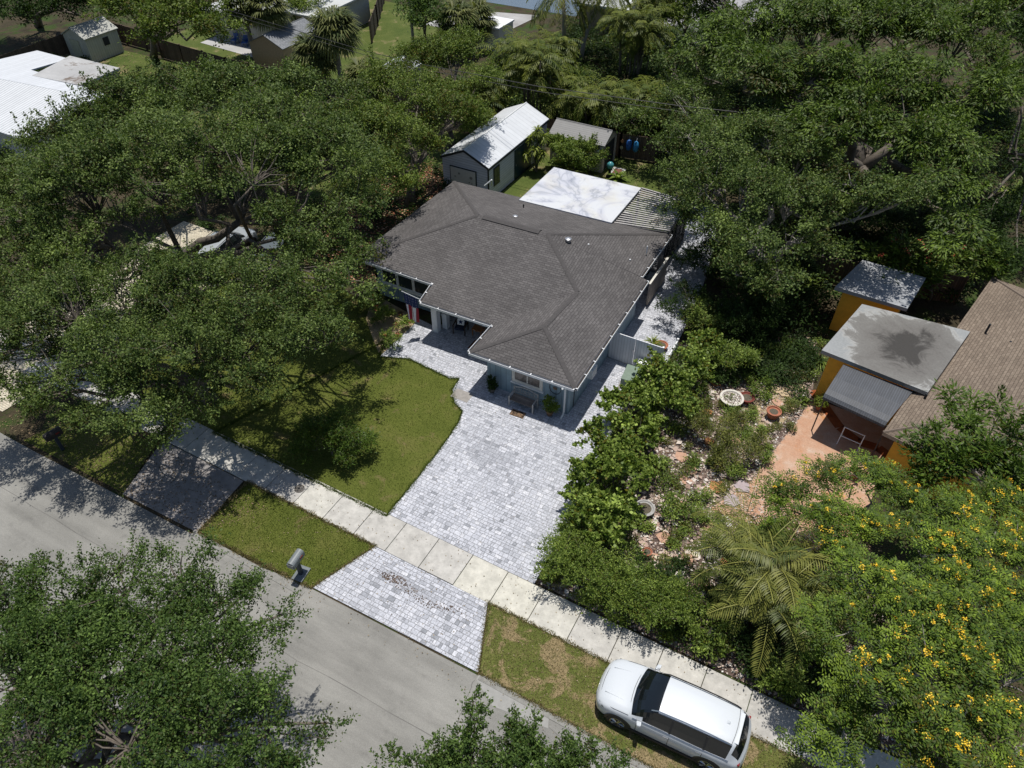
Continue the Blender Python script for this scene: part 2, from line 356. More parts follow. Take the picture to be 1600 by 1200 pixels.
def fan_palm(name, label, base, h, leaf, seed=1, group=None, nl=34, pet=.8, fan=.75, trunk_r=.17, lean=(0, 0)):
    rng = np.random.default_rng(seed); o = thing(name, label, 'palm', (base[0], base[1], 0), 0, group); out = []; tn = []
    b = MB(); top = np.array([base[0]+lean[0], base[1]+lean[1], h]); b.tube([(base[0], base[1], -.1), (base[0]+lean[0]*.4, base[1]+lean[1]*.4, h*.55), top], [trunk_r*1.3, trunk_r, trunk_r], 9)
    for i in range(nl):
        az = i*2.4; e = -.75+1.9*(i/nl)+rng.normal()*.1; d = np.array([math.cos(az)*math.cos(e), math.sin(az)*math.cos(e), math.sin(e)]); side = np.array([-math.sin(az), math.cos(az), 0])
        c = top+d*pet*rng.uniform(.8, 1.1); tt = rng.uniform(.2, .8) if e > -.35 else rng.uniform(.75, 1.0)
        out.append([top-side*.02, top+side*.02, c+side*.015, c-side*.015]); tn.append(.8)
        for k in range(15):
            a = (k-7)/7*1.9; q = unit(d*math.cos(a)+side*math.sin(a)+np.array([0, 0, rng.normal()*.05])); f = fan*(1-.25*abs(a)/1.9)*rng.uniform(.9, 1.1)
            m = c+q*f*.55; tip = m+unit(q+np.array([0, 0, -.9]))*f*.45; wd = unit(np.cross(q, d*.3+np.array([0, 0, 1.])))*.075
            out.append([c, m-wd, tip, m+wd]); tn.append(tt+rng.normal()*.1)
    quads_obj('fronds', np.array(out), np.array(tn), leaf, o); b.build('trunk', palebark, o, smooth=True); return o
def rosette(name, label, cat, base, leaf, n=40, l=.5, w=.05, seed=1, group=None, h=0, el=(.1, 1.4), droop=.8, pot=None):
    """strap-leaved plant"""
    rng = np.random.default_rng(seed); o = thing(name, label, cat, (base[0], base[1], 0), 0, group); out = []; tn = []
    for i in range(n):
        az = i*2.4; e = rng.uniform(*el); d = np.array([math.cos(az)*math.cos(e), math.sin(az)*math.cos(e), math.sin(e)]); sd = np.array([-math.sin(az), math.cos(az), 0])*w*.5
        p = np.array([base[0], base[1], h]); L_ = l*rng.uniform(.7, 1.1); a = p+d*L_*.5; b = a+unit(d+np.array([0, 0, -droop]))*L_*.5
        out += [[p-sd*.5, a-sd, a+sd, p+sd*.5], [a-sd, b-sd*.1, b+sd*.1, a+sd]]; t_ = rng.uniform(.2, .9); tn += [t_, t_]
    quads_obj('leaves', np.array(out), np.array(tn), leaf, o)
    if h > .05:
        b = MB()
        if pot: b.lathe((base[0], base[1], 0), [(pot*.6, 0), (pot*.95, h*.85), (pot*1.05, h*.86), (pot*1.05, h), (pot*.85, h), (pot*.8, h*.9)], 18); b.build('pot', terracotta, o)
        else: b.tube([(base[0], base[1], 0), (base[0], base[1], h)], [.06, .04]); b.build('stem', bark, o)
    return o
# polygon clip of a (possibly concave) polygon by a convex window
def clip(poly, win):
    out = poly
    for i in range(len(win)):
        a, b = win[i], win[(i+1) % len(win)]; res = []
        if not out: return []
        def side(p): return (b[0]-a[0])*(p[1]-a[1])-(b[1]-a[1])*(p[0]-a[0])
        for j in range(len(out)):
            p, q = out[j], out[(j+1) % len(out)]; sp, sq = side(p), side(q)
            if sp >= 0: res.append(p)
            if (sp > 0 > sq) or (sp < 0 < sq):
                t_ = sp/(sp-sq); res.append((p[0]+(q[0]-p[0])*t_, p[1]+(q[1]-p[1])*t_))
        out = res
    return out
def inside(poly, X, Y):
    r = np.zeros(len(X), bool); n = len(poly)
    for i in range(n):
        x0, y0 = poly[i]; x1, y1 = poly[(i+1) % n]
        if y0 == y1: continue
        c = ((y0 > Y) != (y1 > Y)) & (X < (x1-x0)*(Y-y0)/(y1-y0)+x0); r ^= c
    return r
def sheet(name, poly, z, mat, kind='structure'):
    b = MB(); a = sum(poly[i][0]*poly[(i+1) % len(poly)][1]-poly[(i+1) % len(poly)][0]*poly[i][1] for i in range(len(poly)))
    b.face([(p[0], p[1], z) for p in (poly if a > 0 else poly[::-1])]); o = b.build(name, mat); return tag(o, kind=kind)
#=GEOM=
# ================================================================== SETTING
m = bpy.data.materials.new('road_asphalt'); t, b = nodes(m); p = pos(t)
c = ramp(t, noise(t, .28, 5, .6, p, .4), [(.3, (.20, .195, .18)), (.7, (.28, .272, .25))])
mp = N(t, 'ShaderNodeMapping'); mp.inputs['Scale'].default_value = (.25, 1.6, 1); t.links.new(p, mp.inputs[0])
st = ramp(t, noise(t, 1.0, 4, .6, mp.outputs[0]), [(.35, (.82,)*3), (.6, (1.06,)*3)])
f = ramp(t, noise(t, 30, 4, .8, p), [(.25, (.72,)*3), (.75, (1.22,)*3)])
oil = ramp(t, noise(t, 1.3, 6, .65, p), [(.58, (1,)*3), (.75, (.74,)*3)])
x = mixc(t, 1, c, st, 'MULTIPLY'); x = mixc(t, 1, x, f, 'MULTIPLY'); x = mixc(t, 1, x, oil, 'MULTIPLY')
t.links.new(x, b.inputs['Base Color']); b.inputs['Roughness'].default_value = .9; bump(t, b, noise(t, 60, 3, .8, p), .4, .01)
road_m = m
lawn_m = ground_mat('lawn_grass', [(.3, (.070, .088, .014)), (.55, (.092, .108, .020)), (.75, (.13, .125, .036))], .55, .5, 14, ((.16, .125, .058), .9, .58, .12))
strip_m = ground_mat('dry_lawn', [(.3, (.075, .10, .018)), (.6, (.12, .13, .035))], 1.1, .45, 14, ((.24, .185, .10), 1.0, .50, .06))
back_m = ground_mat('back_lawn', [(.3, (.055, .082, .016)), (.7, (.10, .12, .03))], .5, .4, 8, ((.19, .16, .08), .5, .56, .08))
litter_m = ground_mat('leaf_litter', [(.3, (.028, .024, .014)), (.7, (.075, .058, .034))], .5, .5, 9, ((.035, .06, .012), .35, .5, .1))
bed_m = ground_mat('garden_bed', [(.3, (.06, .042, .035)), (.7, (.17, .12, .10))], 1.3, .5, 22, ((.30, .24, .19), .8, .55, .06))
sand_m = ground_mat('sandy_path', [(.3, (.26, .20, .12)), (.7, (.42, .33, .21))], 1.5, .35, 16)
conc_m = ground_mat('pale_concrete', [(.3, (.34, .335, .325)), (.7, (.46, .45, .44))], .4, .12, 20, ((.28, .27, .26), .8, .68, .1), .005)
concrete = conc_m
G = sheet('ground', [(-300, -120), (200, -120), (200, 300), (-300, 300)], -.03, litter_m)
sheet('road', [(-140, -21.5), (70, -21.5), (70, -12.55), (4.5, -12.42), (-6, -12.62), (-8.5, -12.95), (-21, -13.2), (-140, -14)], -.008, road_m)
b = MB(); b.prism([(2.25, -12.62), (2.25, -12.38), (5.0, -12.36), (5.2, -12.9), (3.2, -13.15)], -.02, .0); tag(b.build('road_patch', plain('patch_concrete', (.30, .295, .28), .9, .12)), kind='structure')
b = MB(); b.box(-11.2, -5.3, -13.05, -12.83, -.02, .012); b.box(2.3, 70, -12.6, -12.37, -.02, .012); tag(b.build('kerb', plain('kerb_concrete', (.25, .245, .225), .9, .25)), kind='structure')
b = MB(); rr_ = random.Random(5)
for (x0, y0, x1, y1) in ((-22, -15.3, 12, -14.9), (2.2, -12.7, 2.6, -15.0), (-9.2, -13.0, -9.9, -16.5), (5.2, -12.9, 14, -13.1)):
    n = 26; pts = []
    for k in range(n+1): pts.append((x0+(x1-x0)*k/n+rr_.uniform(-.03, .03), y0+(y1-y0)*k/n+rr_.uniform(-.05, .05)))
    for p, q in zip(pts[:-1], pts[1:]):
        d = Vector((q[0]-p[0], q[1]-p[1], 0)).normalized(); w_ = rr_.uniform(.006, .014); b.face([(p[0]+d.y*w_, p[1]-d.x*w_, -.004), (q[0]+d.y*w_, q[1]-d.x*w_, -.004), (q[0]-d.y*w_, q[1]+d.x*w_, -.004), (p[0]-d.y*w_, p[1]+d.x*w_, -.004)])
tag(b.build('road_cracks', plain('crack', (.15, .145, .135), .95)), kind='structure')
# verge and front lawn
walk_lo, walk_hi = -9.85, -8.3
sheet('verge_lawn', [(-11.0, -12.85), (-5.2, -12.6), (-4.16, -9.8), (-11.1, -9.8)], 0, lawn_m)
sheet('dry_verge_lawn', [(2.2, -12.4), (60, -12.4), (60, -9.7), (1.12, -9.8)], .0, strip_m)
sheet('shaded_verge_lawn', [(-22, -13.0), (-15.4, -12.9), (-16.4, -10.2), (-21.2, -10.4)], .0, lawn_m)
lawn_poly = [(-14.6, -8.4), (-4.65, -8.4), (-4.66, -6.2), (-4.7, -4.1), (-4.85, -2.3), (-5.1, -1.6), (-5.75, -1.25), (-6.3, -.55), (-6.45, .3), (-6.9, .1), (-9.55, .33), (-11.0, -.3), (-11.5, 1.0), (-13.5, 3.0), (-24, 5.0), (-24, -8.5)]
sheet('front_lawn', lawn_poly, .0, lawn_m)
sheet('planting_bed', [(-11.0, -.2), (-10.95, 3.4), (-14.6, 4.1), (-13.6, 2.0), (-12.0, .6)], .004, sand_m)
sheet('back_lawn', [(-13.9, 13), (-1.5, 13.2), (-1.9, 27.2), (-14.0, 27.0)], .0, back_m)
sheet('neighbour_lawn', [(-64, 12), (-20, 12), (-20, 25), (-64, 25)], -.01, back_m)
sheet('far_lawn', [(-60, 26), (-29, 26), (-33, 49), (-60, 52)], -.01, back_m)
# sidewalk panels
rng = np.random.default_rng(3); b = MB(); x = -60.0
edge = -4.86
xs = [1.16-1.62*i for i in range(0, 40)][::-1]+[1.16+1.62*i for i in range(1, 30)]
for i in range(len(xs)-1):
    b.box(xs[i]+.012, xs[i+1]-.012, walk_lo-.0+rng.normal()*.006, walk_hi, -.06, .012+rng.normal()*.002, float(rng.random()))
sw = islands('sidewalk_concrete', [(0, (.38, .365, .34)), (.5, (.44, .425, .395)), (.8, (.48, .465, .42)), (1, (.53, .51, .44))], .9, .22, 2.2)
tag(b.build('sidewalk', sw, tint=True, bevel=.012), kind='structure')
def ring_disc(name, c, r, mat, label, cat, z=.02):
    b = MB(); b.lathe((c[0], c[1], z-.02), [(r, 0), (r, .02), (r*.9, .022), (r*.88, .014), (r*.2, .014)], 24); return tag(b.build(name, mat), label, cat)
ring_disc('manhole_cover', xy(468, 764), .22, plain('cast_iron', (.1, .09, .08), .7), 'small round rusty metal cover set in the pale sidewalk', 'manhole cover', .032)
# pavers
pav = islands('paver_stone', [(0, (.23, .24, .265)), (.12, (.33, .34, .375)), (.35, (.41, .42, .46)), (.7, (.47, .48, .525)), (1, (.54, .545, .58))], .8, .32, 14)
def pavers(name, poly, z, seed=1, sizes=((.16, .24), (.24, .24), (.16, .16), (.24, .34)), stain=None, border=False, dirs=0, hole=None):
    r = random.Random(seed); b = MB(); xs_ = [p[0] for p in poly]; ys_ = [p[1] for p in poly]
    y = min(ys_)
    n = len(poly); a = sum(poly[i][0]*poly[(i+1) % n][1]-poly[(i+1) % n][0]*poly[i][1] for i in range(n))
    if a < 0: poly = poly[::-1]
    polys = []
    while y < max(ys_):
        rh = r.choice((.11, .16, .16, .21)); x = min(xs_)-r.random()*.3
        while x < max(xs_):
            w_ = r.choice((.11, .16, .16, .22, .30)) if rh > .12 else r.choice((.16, .22, .3))
            cells = [(x, y, x+w_, y+rh)]
            if rh > .15 and w_ < .15 and r.random() < .25: cells = [(x, y, x+w_, y+rh/2), (x, y+rh/2, x+w_, y+rh)]
            for (x0, y0, x1, y1) in cells:
                g = .007; win = [(x0+g, y0+g), (x1-g, y0+g), (x1-g, y1-g), (x0+g, y1-g)]
                ins = inside(poly, np.array([q[0] for q in win]), np.array([q[1] for q in win]))
                if hole is not None and inside(hole, np.array([(x0+x1)/2]), np.array([(y0+y1)/2]))[0]: continue
                if ins.all(): q = win
                elif ins.any(): q = clip(poly, win)
                else: continue
                if len(q) >= 3: polys.append(q)
            x += w_
        y += rh
    for q in polys:
        tt = min(1, max(0, r.gauss(.55+.12*math.sin(q[0][0]*1.7+1)*math.cos(q[0][1]*1.3), .2)))
        if r.random() < .05: tt = r.uniform(0, .15)
        if stain and stain(*q[0]) > r.random(): tt *= .3
        zz = z+r.uniform(-.002, .003); b.face([(p[0], p[1], zz) for p in q], tt)
    o = b.build(name, pav, tint=True); tag(o, kind='structure')
    sheet(name+'_joints', poly, z-.012, plain('joint_sand', (.22, .22, .225), .95, .3, 12)); return o
drive_poly = [(-4.65, -8.3), (-4.66, -6.2), (-4.7, -4.1), (-4.85, -2.3), (-5.1, -1.6), (-5.75, -1.25), (-6.3, -.55), (-6.45, .3), (-6.9, .1), (-9.55, .36), (-11.0, -.25), (-10.95, 3.4), (-9.6, 3.2), (-9.6, 6.2), (-4.8, 6.2), (-4.8, .7), (-.55, .7), (-.55, 5.45), (1.15, 5.45), (1.3, 4.0), (1.7, 2.0), (2.15, -2), (2.3, -8.3)]
pavers('driveway', drive_poly, .02, 1, stain=lambda x, y: .9*math.exp(-((x+2.5)**2/2+(y+3.4)**2/.6)) if y < 0 else 0)
pavers('driveway_apron', [(-5.15, -12.55), (-4.16, -9.87), (1.12, -9.87), (2.2, -12.38)], .02, 2, stain=lambda x, y: 1.4*math.exp(-((x+2.0)**2/2.2+(y+10.75)**2/.07))+.9*math.exp(-((x-.6)**2/.5+(y+10.3)**2/.1)))
pavers('side_path', [(-.6, 5.55), (2.3, 5.55), (2.3, 9), (1.9, 14), (1.3, 18), (.1, 23), (-2.4, 23), (-1.4, 18.8), (-1.35, 13.4), (-1.35, 9.4), (-.6, 9.4)], .02, 3)
b = MB(); b.box(-6.15, -5.2, -1.0, -.35, .012, .03); tag(b.build('access_slab', plain('slab_grey', (.30, .28, .26), .9)), 'plain grey square slab let into the white pavers beside the lawn corner', 'slab')
# neighbour's salmon patio, herringbone drive
m = ground_mat('salmon_paving', [(.3, (.42, .23, .145)), (.55, (.46, .29, .20)), (.75, (.50, .38, .30))], 1.6, .2, 14, ((.45, .21, .09), .45, .56, .1), .005)
sheet('patio', [(7.2, -1.5), (8.32, .82), (9.35, 6.0), (9.5, 7.5), (14, 7.2), (13.2, 3.0), (12.8, -1.5)], .012, m)
mm = ground_mat('terracotta_tile', [(.3, (.20, .055, .02)), (.7, (.30, .09, .03))], 2, .2, 9)
b = MB()
pp_ = [xy(1270, 610), xy(1312, 668), xy(1340, 690), xy(1372, 700), xy(1392, 715)]
for i in range(len(pp_)-1):
    (x0, y0), (x1, y1) = pp_[i], pp_[i+1]; d = Vector((x1-x0, y1-y0, 0)).normalized()*.0; n_ = Vector((-(y1-y0), x1-x0, 0)).normalized()*.25
    b.face([(x0-n_.x, y0-n_.y, .018), (x1-n_.x, y1-n_.y, .018), (x1+n_.x, y1+n_.y, .018), (x0+n_.x, y0+n_.y, .018)])
tag(b.build('patio_border', mm), kind='structure')
nd = shingle('herringbone_drive', (.62, .56, .44), (.5, .44, .34), .22, .11)
sheet('neighbour_driveway', [(-30.5, -12.7), (-24.6, -12.3), (-23.0, 4.6), (-30.5, 4.6)], .01, nd)
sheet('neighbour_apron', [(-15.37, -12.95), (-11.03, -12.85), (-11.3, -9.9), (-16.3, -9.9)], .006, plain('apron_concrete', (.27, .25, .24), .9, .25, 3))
# garden bed ground on the right
bed_poly = [(2.4, -8.2), (16, -8.2), (14, -2), (8.4, .8), (9.6, 7), (9, 12), (3.2, 13), (2.4, 6), (1.7, 4.5), (1.9, 0)]
sheet('garden_bed', bed_poly, .0, bed_m)
sheet('sandy_garden_path', [xy(1160, 640), xy(1190, 600), xy(1225, 560), xy(1240, 530), xy(1262, 520), xy(1275, 545), xy(1262, 590), xy(1240, 640), xy(1200, 690), xy(1150, 730)], .006, sand_m)
# far ground pieces: canal, deck, back road
wm = bpy.data.materials.new('canal_water'); t, b_ = nodes(wm); b_.inputs['Base Color'].default_value = (.12, .16, .21, 1); b_.inputs['Roughness'].default_value = .25
bump(t, b_, noise(t, 3.2, 3, .6, pos(t)), 1, .12)
sheet('water', [(-200, 54.2), (-26, 56), (-26, 200), (-200, 200)], -.012, wm)
sheet('seawall_deck', [(-39, 45.8), (-30.4, 45.3), (-29.5, 54.4), (-37.6, 52.2)], .01, ground_mat('deck_concrete', [(.3, (.26, .25, .24)), (.7, (.44, .44, .43))], .35, .1, 8, ((.15, .12, .09), .25, .6, .06), .005))
sheet('back_road', [(-20, 50), (-6, 54), (-3, 75), (-24, 75)], .005, plain('far_concrete', (.33, .32, .33), .9, .15, .5))
sheet('far_terrace', [(-55.6, 30.2), (-48.0, 29.6), (-47.6, 32.6), (-55.6, 32.6)], .01, conc_m)

# ================================================================== MAIN HOUSE
H = thing('house', 'low blue-grey house with dark grey hipped shingle roof at the head of the paved driveway', 'house', (-7, 7, 0))
Z = 2.37
P2 = at(898.4, 606.6, Z); P1 = at(734, 549.6, Z); P3 = at(771, 508.3, Z); P4 = at(657.6, 471.5, Z)
P5 = at(677.2, 442.7, 2.74); P8 = at(709.4, 283, 2.66); R4 = at(746.9, 335.9, 4.2); R3 = at(855.6, 365, 4.2)
R5 = at(902.5, 456, 3.3); R6 = at(850.5, 509.8, 3.22); BR = at(1048, 365.6, Z+.05); J1 = at(1011, 438, Z); J2 = at(1001, 432, Z+.15)
FL = np.array([-15.0, P5[1]+.02, 2.74]); WM = P2+(J1-P2)*.55
def facep(b, *pts): b.face([tuple(p) for p in pts])
b = MB()
facep(b, P1, P2, R6); facep(b, P1, R6, R5, P3); facep(b, P2, J1, R5, R6); facep(b, J1, J2, R3, R5); facep(b, J2, BR, R3)
facep(b, P3, R5, R3, R4); facep(b, P3, R4, P5, P4); facep(b, P5, R4, FL); facep(b, FL, R4, P8); facep(b, P8, R4, R3, BR)
roof = b.build('roof', roof_m, H)
b = MB()      # underside and fascia
ring = [P1, P2, J1, J2, BR, P8, FL, P5, P4, P3]; low = [p-np.array([0, 0, .16]) for p in ring]
for i in range(len(ring)):
    j = (i+1) % len(ring); facep(b, low[i], low[j], ring[j]-np.array([0, 0, .012]), ring[i]-np.array([0, 0, .012]))
cen = np.mean(low, axis=0)
b.build('fascia', white, roof)
b = MB(); b.face([tuple(p+np.array([0, 0, .0])) for p in low][::-1]); b.build('soffit', white, roof)
for a_, c_ in ((P1, R6), (P2, R6), (R6, R5), (R3, R5), (R3, BR), (R4, FL), (R4, P8)):
    d = Vector(c_-a_); s_ = Vector((-d.y, d.x, 0)).normalized()*.12; up = Vector((0, 0, .03)); A = Vector(a_)+up; B = Vector(c_)+up
    dn = Vector((0, 0, .035)); b = MB()
    b.face([A-s_-dn, A, B, B-s_-dn]); b.face([A, A+s_-dn, B+s_-dn, B]); b.build('ridge_cap', ridgecap, roof)
b = MB(); d = Vector(R3-R4).normalized(); a0 = Vector(R4)+d*.35; a1 = Vector(R3)-d*.45; n_ = Vector((-d.y, d.x, 0))
vs = [a0+n_*.28+Vector((0, 0, -.03)), a0+Vector((0, 0, .07)), a0-n_*.22+Vector((0, 0, -.01)), a1+n_*.28+Vector((0, 0, -.03)), a1+Vector((0, 0, .07)), a1-n_*.22+Vector((0, 0, -.01)), a0-n_*.22+Vector((0, 0, -.1)), a1-n_*.22+Vector((0, 0, -.1))]
b.mesh(vs, [(0, 1, 4, 3), (1, 2, 5, 4), (2, 6, 7, 5), (0, 2, 1), (3, 4, 5), (0, 6, 2), (3, 5, 7)])
b.build('ridge_vent', ridgecap, roof)
# gutters
def gutter(a, c, out, wd=.13, inner=True):
    b = MB(); a = Vector(a); c = Vector(c); d = (c-a); ln = d.length; d.normalize(); o_ = Vector(out).normalized()
    def bx(u0, u1, w0, w1, z0, z1):
        nonlocal b
        vs = [a+d*u+o_*w+Vector((0, 0, z)) for z in (z0, z1) for w in (w0, w1) for u in (u0, u1)]
        b.mesh(vs, [(0, 2, 3, 1), (4, 5, 7, 6), (0, 1, 5, 4), (2, 6, 7, 3), (0, 4, 6, 2), (1, 3, 7, 5)])
    bx(0, ln, wd-.02, wd, -.13, .0); bx(0, ln, .004, wd-.02, -.13, -.115); nb = len(b.f); n = max(2, int(ln/.95))
    for i in range(n+1): bx(i*(ln-.05)/n, i*(ln-.05)/n+.05, .004, wd-.021, -.02, -.004)
    g_ = b.build('gutter', white, H); b = MB(); bx(0, ln, .005, wd-.021, -.1149, -.10); b.build('gutter_debris', plain('roof_grit', (.06, .045, .032), .95, .5, 12), g_); return g_
for a_, c_, o_ in ((P1, P2, (0, -1, 0)), (P2, J1, (1, 0, 0)), (P4, P3, (0, -1, 0)), (P5, P4, (-1, 0, 0)), (FL, P5, (0, -1, 0)), (P1, P3, (-1, 0, 0)), (J2, BR, (1, 0, 0))): gutter(a_, c_, o_)
# walls
def wallrun(b, pts, z0, z1, th=.15):
    prev = None
    for (x0, y0), (x1, y1) in zip(pts[:-1], pts[1:]):
        d = Vector((x1-x0, y1-y0, 0)).normalized(); n_ = Vector((-d.y, d.x, 0))*th
        if prev is not None and prev.x*d.y-prev.y*d.x > .5: x0 += d.x*th; y0 += d.y*th
        prev = d
        vs = [(x0, y0, z0), (x1, y1, z0), (x1+n_.x, y1+n_.y, z0), (x0+n_.x, y0+n_.y, z0), (x0, y0, z1), (x1, y1, z1), (x1+n_.x, y1+n_.y, z1), (x0+n_.x, y0+n_.y, z1)]
        b.mesh(vs, [(0, 3, 2, 1), (4, 5, 6, 7), (0, 1, 5, 4), (1, 2, 6, 5), (2, 3, 7, 6), (3, 0, 4, 7)])
b = MB(); wallrun(b, [(-14.4, 4.25), (-9.55, 4.25), (-9.55, 6.0), (-4.98, 6.0), (-4.98, .65), (-.52, .65), (-.52, 9.2), (-1.3, 9.2), (-1.3, 13.1), (-14.4, 13.1), (-14.4, 4.25)], 0, 2.22)
b.build('wall', blue_side, H)
b = MB(); wallrun(b, [(-14.4, 4.25), (-9.55, 4.25)], 2.2, 2.6); b.build('wall', blue_side, H)
# wing window
def window(x0, x1, z0, z1, Y, par, mull=1, fw=.1, fm=None, gm=None, face=-1):
    b = MB(); fy = Y+face*.05
    ya, yb = min(Y, fy), max(Y, fy)
    b.box(x0, x1, ya, yb, z0, z0+fw); b.box(x0, x1, ya, yb, z1-fw, z1); b.box(x0, x0+fw, ya, yb, z0+fw+.001, z1-fw-.001); b.box(x1-fw, x1, ya, yb, z0+fw+.001, z1-fw-.001)
    for i in range(mull):
        c = x0+(x1-x0)*(i+1)/(mull+1); b.box(c-.03, c+.03, ya+.01, yb-.004, z0+fw+.001, z1-fw-.001)
    o = b.build('window', fm or white, par); b = MB(); gy = Y+face*.022; b.box(x0+fw*.9, x1-fw*.9, min(gy, Y), max(gy, Y)-.001, z0+fw*.9, z1-fw*.9); b.build('pane', gm or glass, o); return o
shut = shingle('pane_reflection', (.10, .085, .08), (.17, .15, .14), .3, .08)
window(-3.56, -1.9, .93, 1.95, .65, H, 1, .16, offwhite, plain('reflecting_glass', (.16, .14, .13), .15, .5, 9))
b = MB(); b.box(-3.62, -1.84, .55, .66, .86, .93); b.build('window_sill', white, H)
for i in range(4): window(-13.9+i*1.08, -12.86+i*1.08, 1.05, 2.45, 4.25, H, 0, .06)
b = MB(); b.box(-14.3, -9.6, 4.12, 4.24, .95, 1.05); b.build('window_sill', white, H)
# front door in the porch, side wall window
b = MB(); b.box(-7.6, -6.6, 5.93, 5.985, .03, 2.1); dr = b.build('door', plain('door_teal', (.02, .05, .06), .4), H); b = MB(); b.lathe((-6.72, 5.9, 1.0), [(.02, 0), (.035, .03), (.02, .06)], 8); b.build('handle', steel, dr)
# porch post
b = MB(); b.box(-9.72, -9.38, 2.85, 3.2, 0, 2.3); b.box(-9.4, -9.1, 3.35, 3.65, 0, 1.0); post = b.build('porch_post', white, H, bevel=.01)
# downspouts
b = MB(); b.tube([(-.6, -.02, 2.26), (-.62, .25, 2.05), (-.68, .52, 1.9), (-.68, .52, .25), (-.68, .4, .1), (-.68, .2, .05)], .05, 6); b.build('downspout', white, H)
b = MB(); b.tube([(-5.03, 2.2, 2.3), (-5.03, 2.3, .1)], .04, 6); b.build('downspout', white, H)
b = MB(); b.tube([(-.47, 1.15, .1), (-.47, 1.15, 1.3)], .02, 5); b.build('pipe', plain('dark_pipe', (.03, .04, .045), .6), H)
b = MB(); b.box(-.52, -.15, 2.5, 3.05, .95, 1.5); ac = b.build('air_conditioner', white, H, bevel=.01); b = MB()
for i in range(6): b.box(-.15, -.14, 2.55, 3.0, 1.0+i*.08, 1.04+i*.08)
b.build('grille', steel, ac)
# roof vents
for (px, py, z, r_, h_, mt) in ((805, 338, 3.75, .13, .28, steel), (888, 374, 3.98, .15, .3, steel), (818, 321, 3.3, .04, .3, darkgap), (1011, 390, 2.95, .035, .45, white), (985, 402, 3.0, .04, .12, white), (920, 378, 3.7, .04, .12, white)):
    p = at(px, py, z); b = MB(); b.lathe((p[0], p[1], z-.25), [(r_*.8, 0), (r_*.8, h_*.6), (r_*1.15, h_*.65), (r_*1.15, h_*1.0), (r_*.5, h_*1.1)], 12); b.build('roof_vent', mt, roof, smooth=False)
# white flat roof
m = bpy.data.materials.new('membrane'); t, b_ = nodes(m); p = pos(t)
n1 = noise(t, .22, 4, .55, p, 1.0); lines = ramp(t, n1, [(.44, (1, 1, 1)), (.485, (.86, .86, .92)), (.5, (.62, .64, .70)), (.515, (.88, .88, .94)), (.56, (1, 1, 1))])
n2 = noise(t, .6, 3, .5, p); yl = ramp(t, n2, [(.5, (1, 1, 1)), (.7, (.99, .95, .84))]); n3 = noise(t, .75, 8, .78, p, .6); gr = ramp(t, n3, [(.34, (.55, .57, .63)), (.46, (1, 1, 1))])
x = mixc(t, 1, mixc(t, 1, lines, yl, 'MULTIPLY'), gr, 'MULTIPLY'); t.links.new(mixc(t, 1, x, (.55, .565, .59), 'MULTIPLY'), b_.inputs['Base Color']); b_.inputs['Roughness'].default_value = .6
bump(t, b_, noise(t, 4, 3, .6, p), .3, .02); membrane = m
fr = [at(811, 312, 2.85), at(955.6, 347.8, 2.85), at(1002, 293.4, 2.85), at(865.6, 261, 2.85)]
b = MB(); b.slab(fr, .11); b.build('flat_roof', membrane, H, bevel=.01)
b = MB()
for q in fr[2:]: b.box(q[0]-.06, q[0]+.06, q[1]-.35, q[1]-.23, 0, 2.73)
b.box(-9.9, -4.2, 18.0, 18.1, 0, 1.0); b.build('patio_post', white, H)
# pergola
PG = thing('pergola', 'slatted aluminium pergola with dark screened side joined to the white flat roof', 'pergola', (-2.4, 16.4, 0))
A, B_, C_, D_ = at(955.6, 350, 2.6), at(1045, 362.8, 2.6), at(1076, 315, 2.6), at(1003, 293.4, 2.6)
sl_m = plain('weathered_slat', (.42, .40, .39), .7, .3)
for i in range(19):
    k = (i+.5)/19; a_ = A+(D_-A)*k; c_ = B_+(C_-B_)*k; b = MB()
    b.mesh([a_+np.array([0, dy, dz]) for dz in (0, .05) for dy in (0, .1)]+[c_+np.array([0, dy, dz]) for dz in (0, .05) for dy in (0, .1)], [(0, 4, 5, 1), (2, 3, 7, 6), (0, 2, 6, 4), (1, 5, 7, 3), (0, 1, 3, 2), (4, 6, 7, 5)]); b.build('slat', sl_m, PG)
darkm = plain('dark_frame', (.05, .05, .055), .6)
for a_, c_ in ((A, D_), (B_, C_), (A, B_), (D_, C_), ((A+B_)/2, (C_+D_)/2)):
    d = Vector(c_-a_).normalized(); n_ = Vector((-d.y, d.x, 0))*.04; b = MB(); a2 = Vector(a_); c2 = Vector(c_)
    b.mesh([a2-n_+Vector((0, 0, -.16)), a2+n_+Vector((0, 0, -.16)), c2+n_+Vector((0, 0, -.16)), c2-n_+Vector((0, 0, -.16)), a2-n_+Vector((0, 0, -.003)), a2+n_+Vector((0, 0, -.003)), c2+n_+Vector((0, 0, -.003)), c2-n_+Vector((0, 0, -.003))], [(0, 1, 2, 3), (4, 7, 6, 5), (0, 4, 5, 1), (1, 5, 6, 2), (2, 6, 7, 3), (3, 7, 4, 0)]); b.build('beam', darkm, PG)
for k in range(5):
    q = B_+(C_-B_)*(k/4); b = MB(); b.box(q[0]-.05, q[0]+.03, q[1]-.05, q[1]+.05, 0, 2.43); b.build('post', darkm, PG)
scr = bpy.data.materials.new('insect_screen'); t, b_ = nodes(scr); b_.inputs['Base Color'].default_value = (.015, .017, .018, 1); b_.inputs['Alpha'].default_value = .75; b_.inputs['Roughness'].default_value = .8
b = MB(); b.box(B_[0]-.015, B_[0]-.005, B_[1]+.06, C_[1]-.06, .02, 2.42); b.build('screen', scr, PG)
b = MB(); b.box(A[0], B_[0]-.1, A[1]+.2, C_[1]-.2, .0, .03); b.build('deck', plain('deck_grey', (.12, .12, .13), .9), PG)
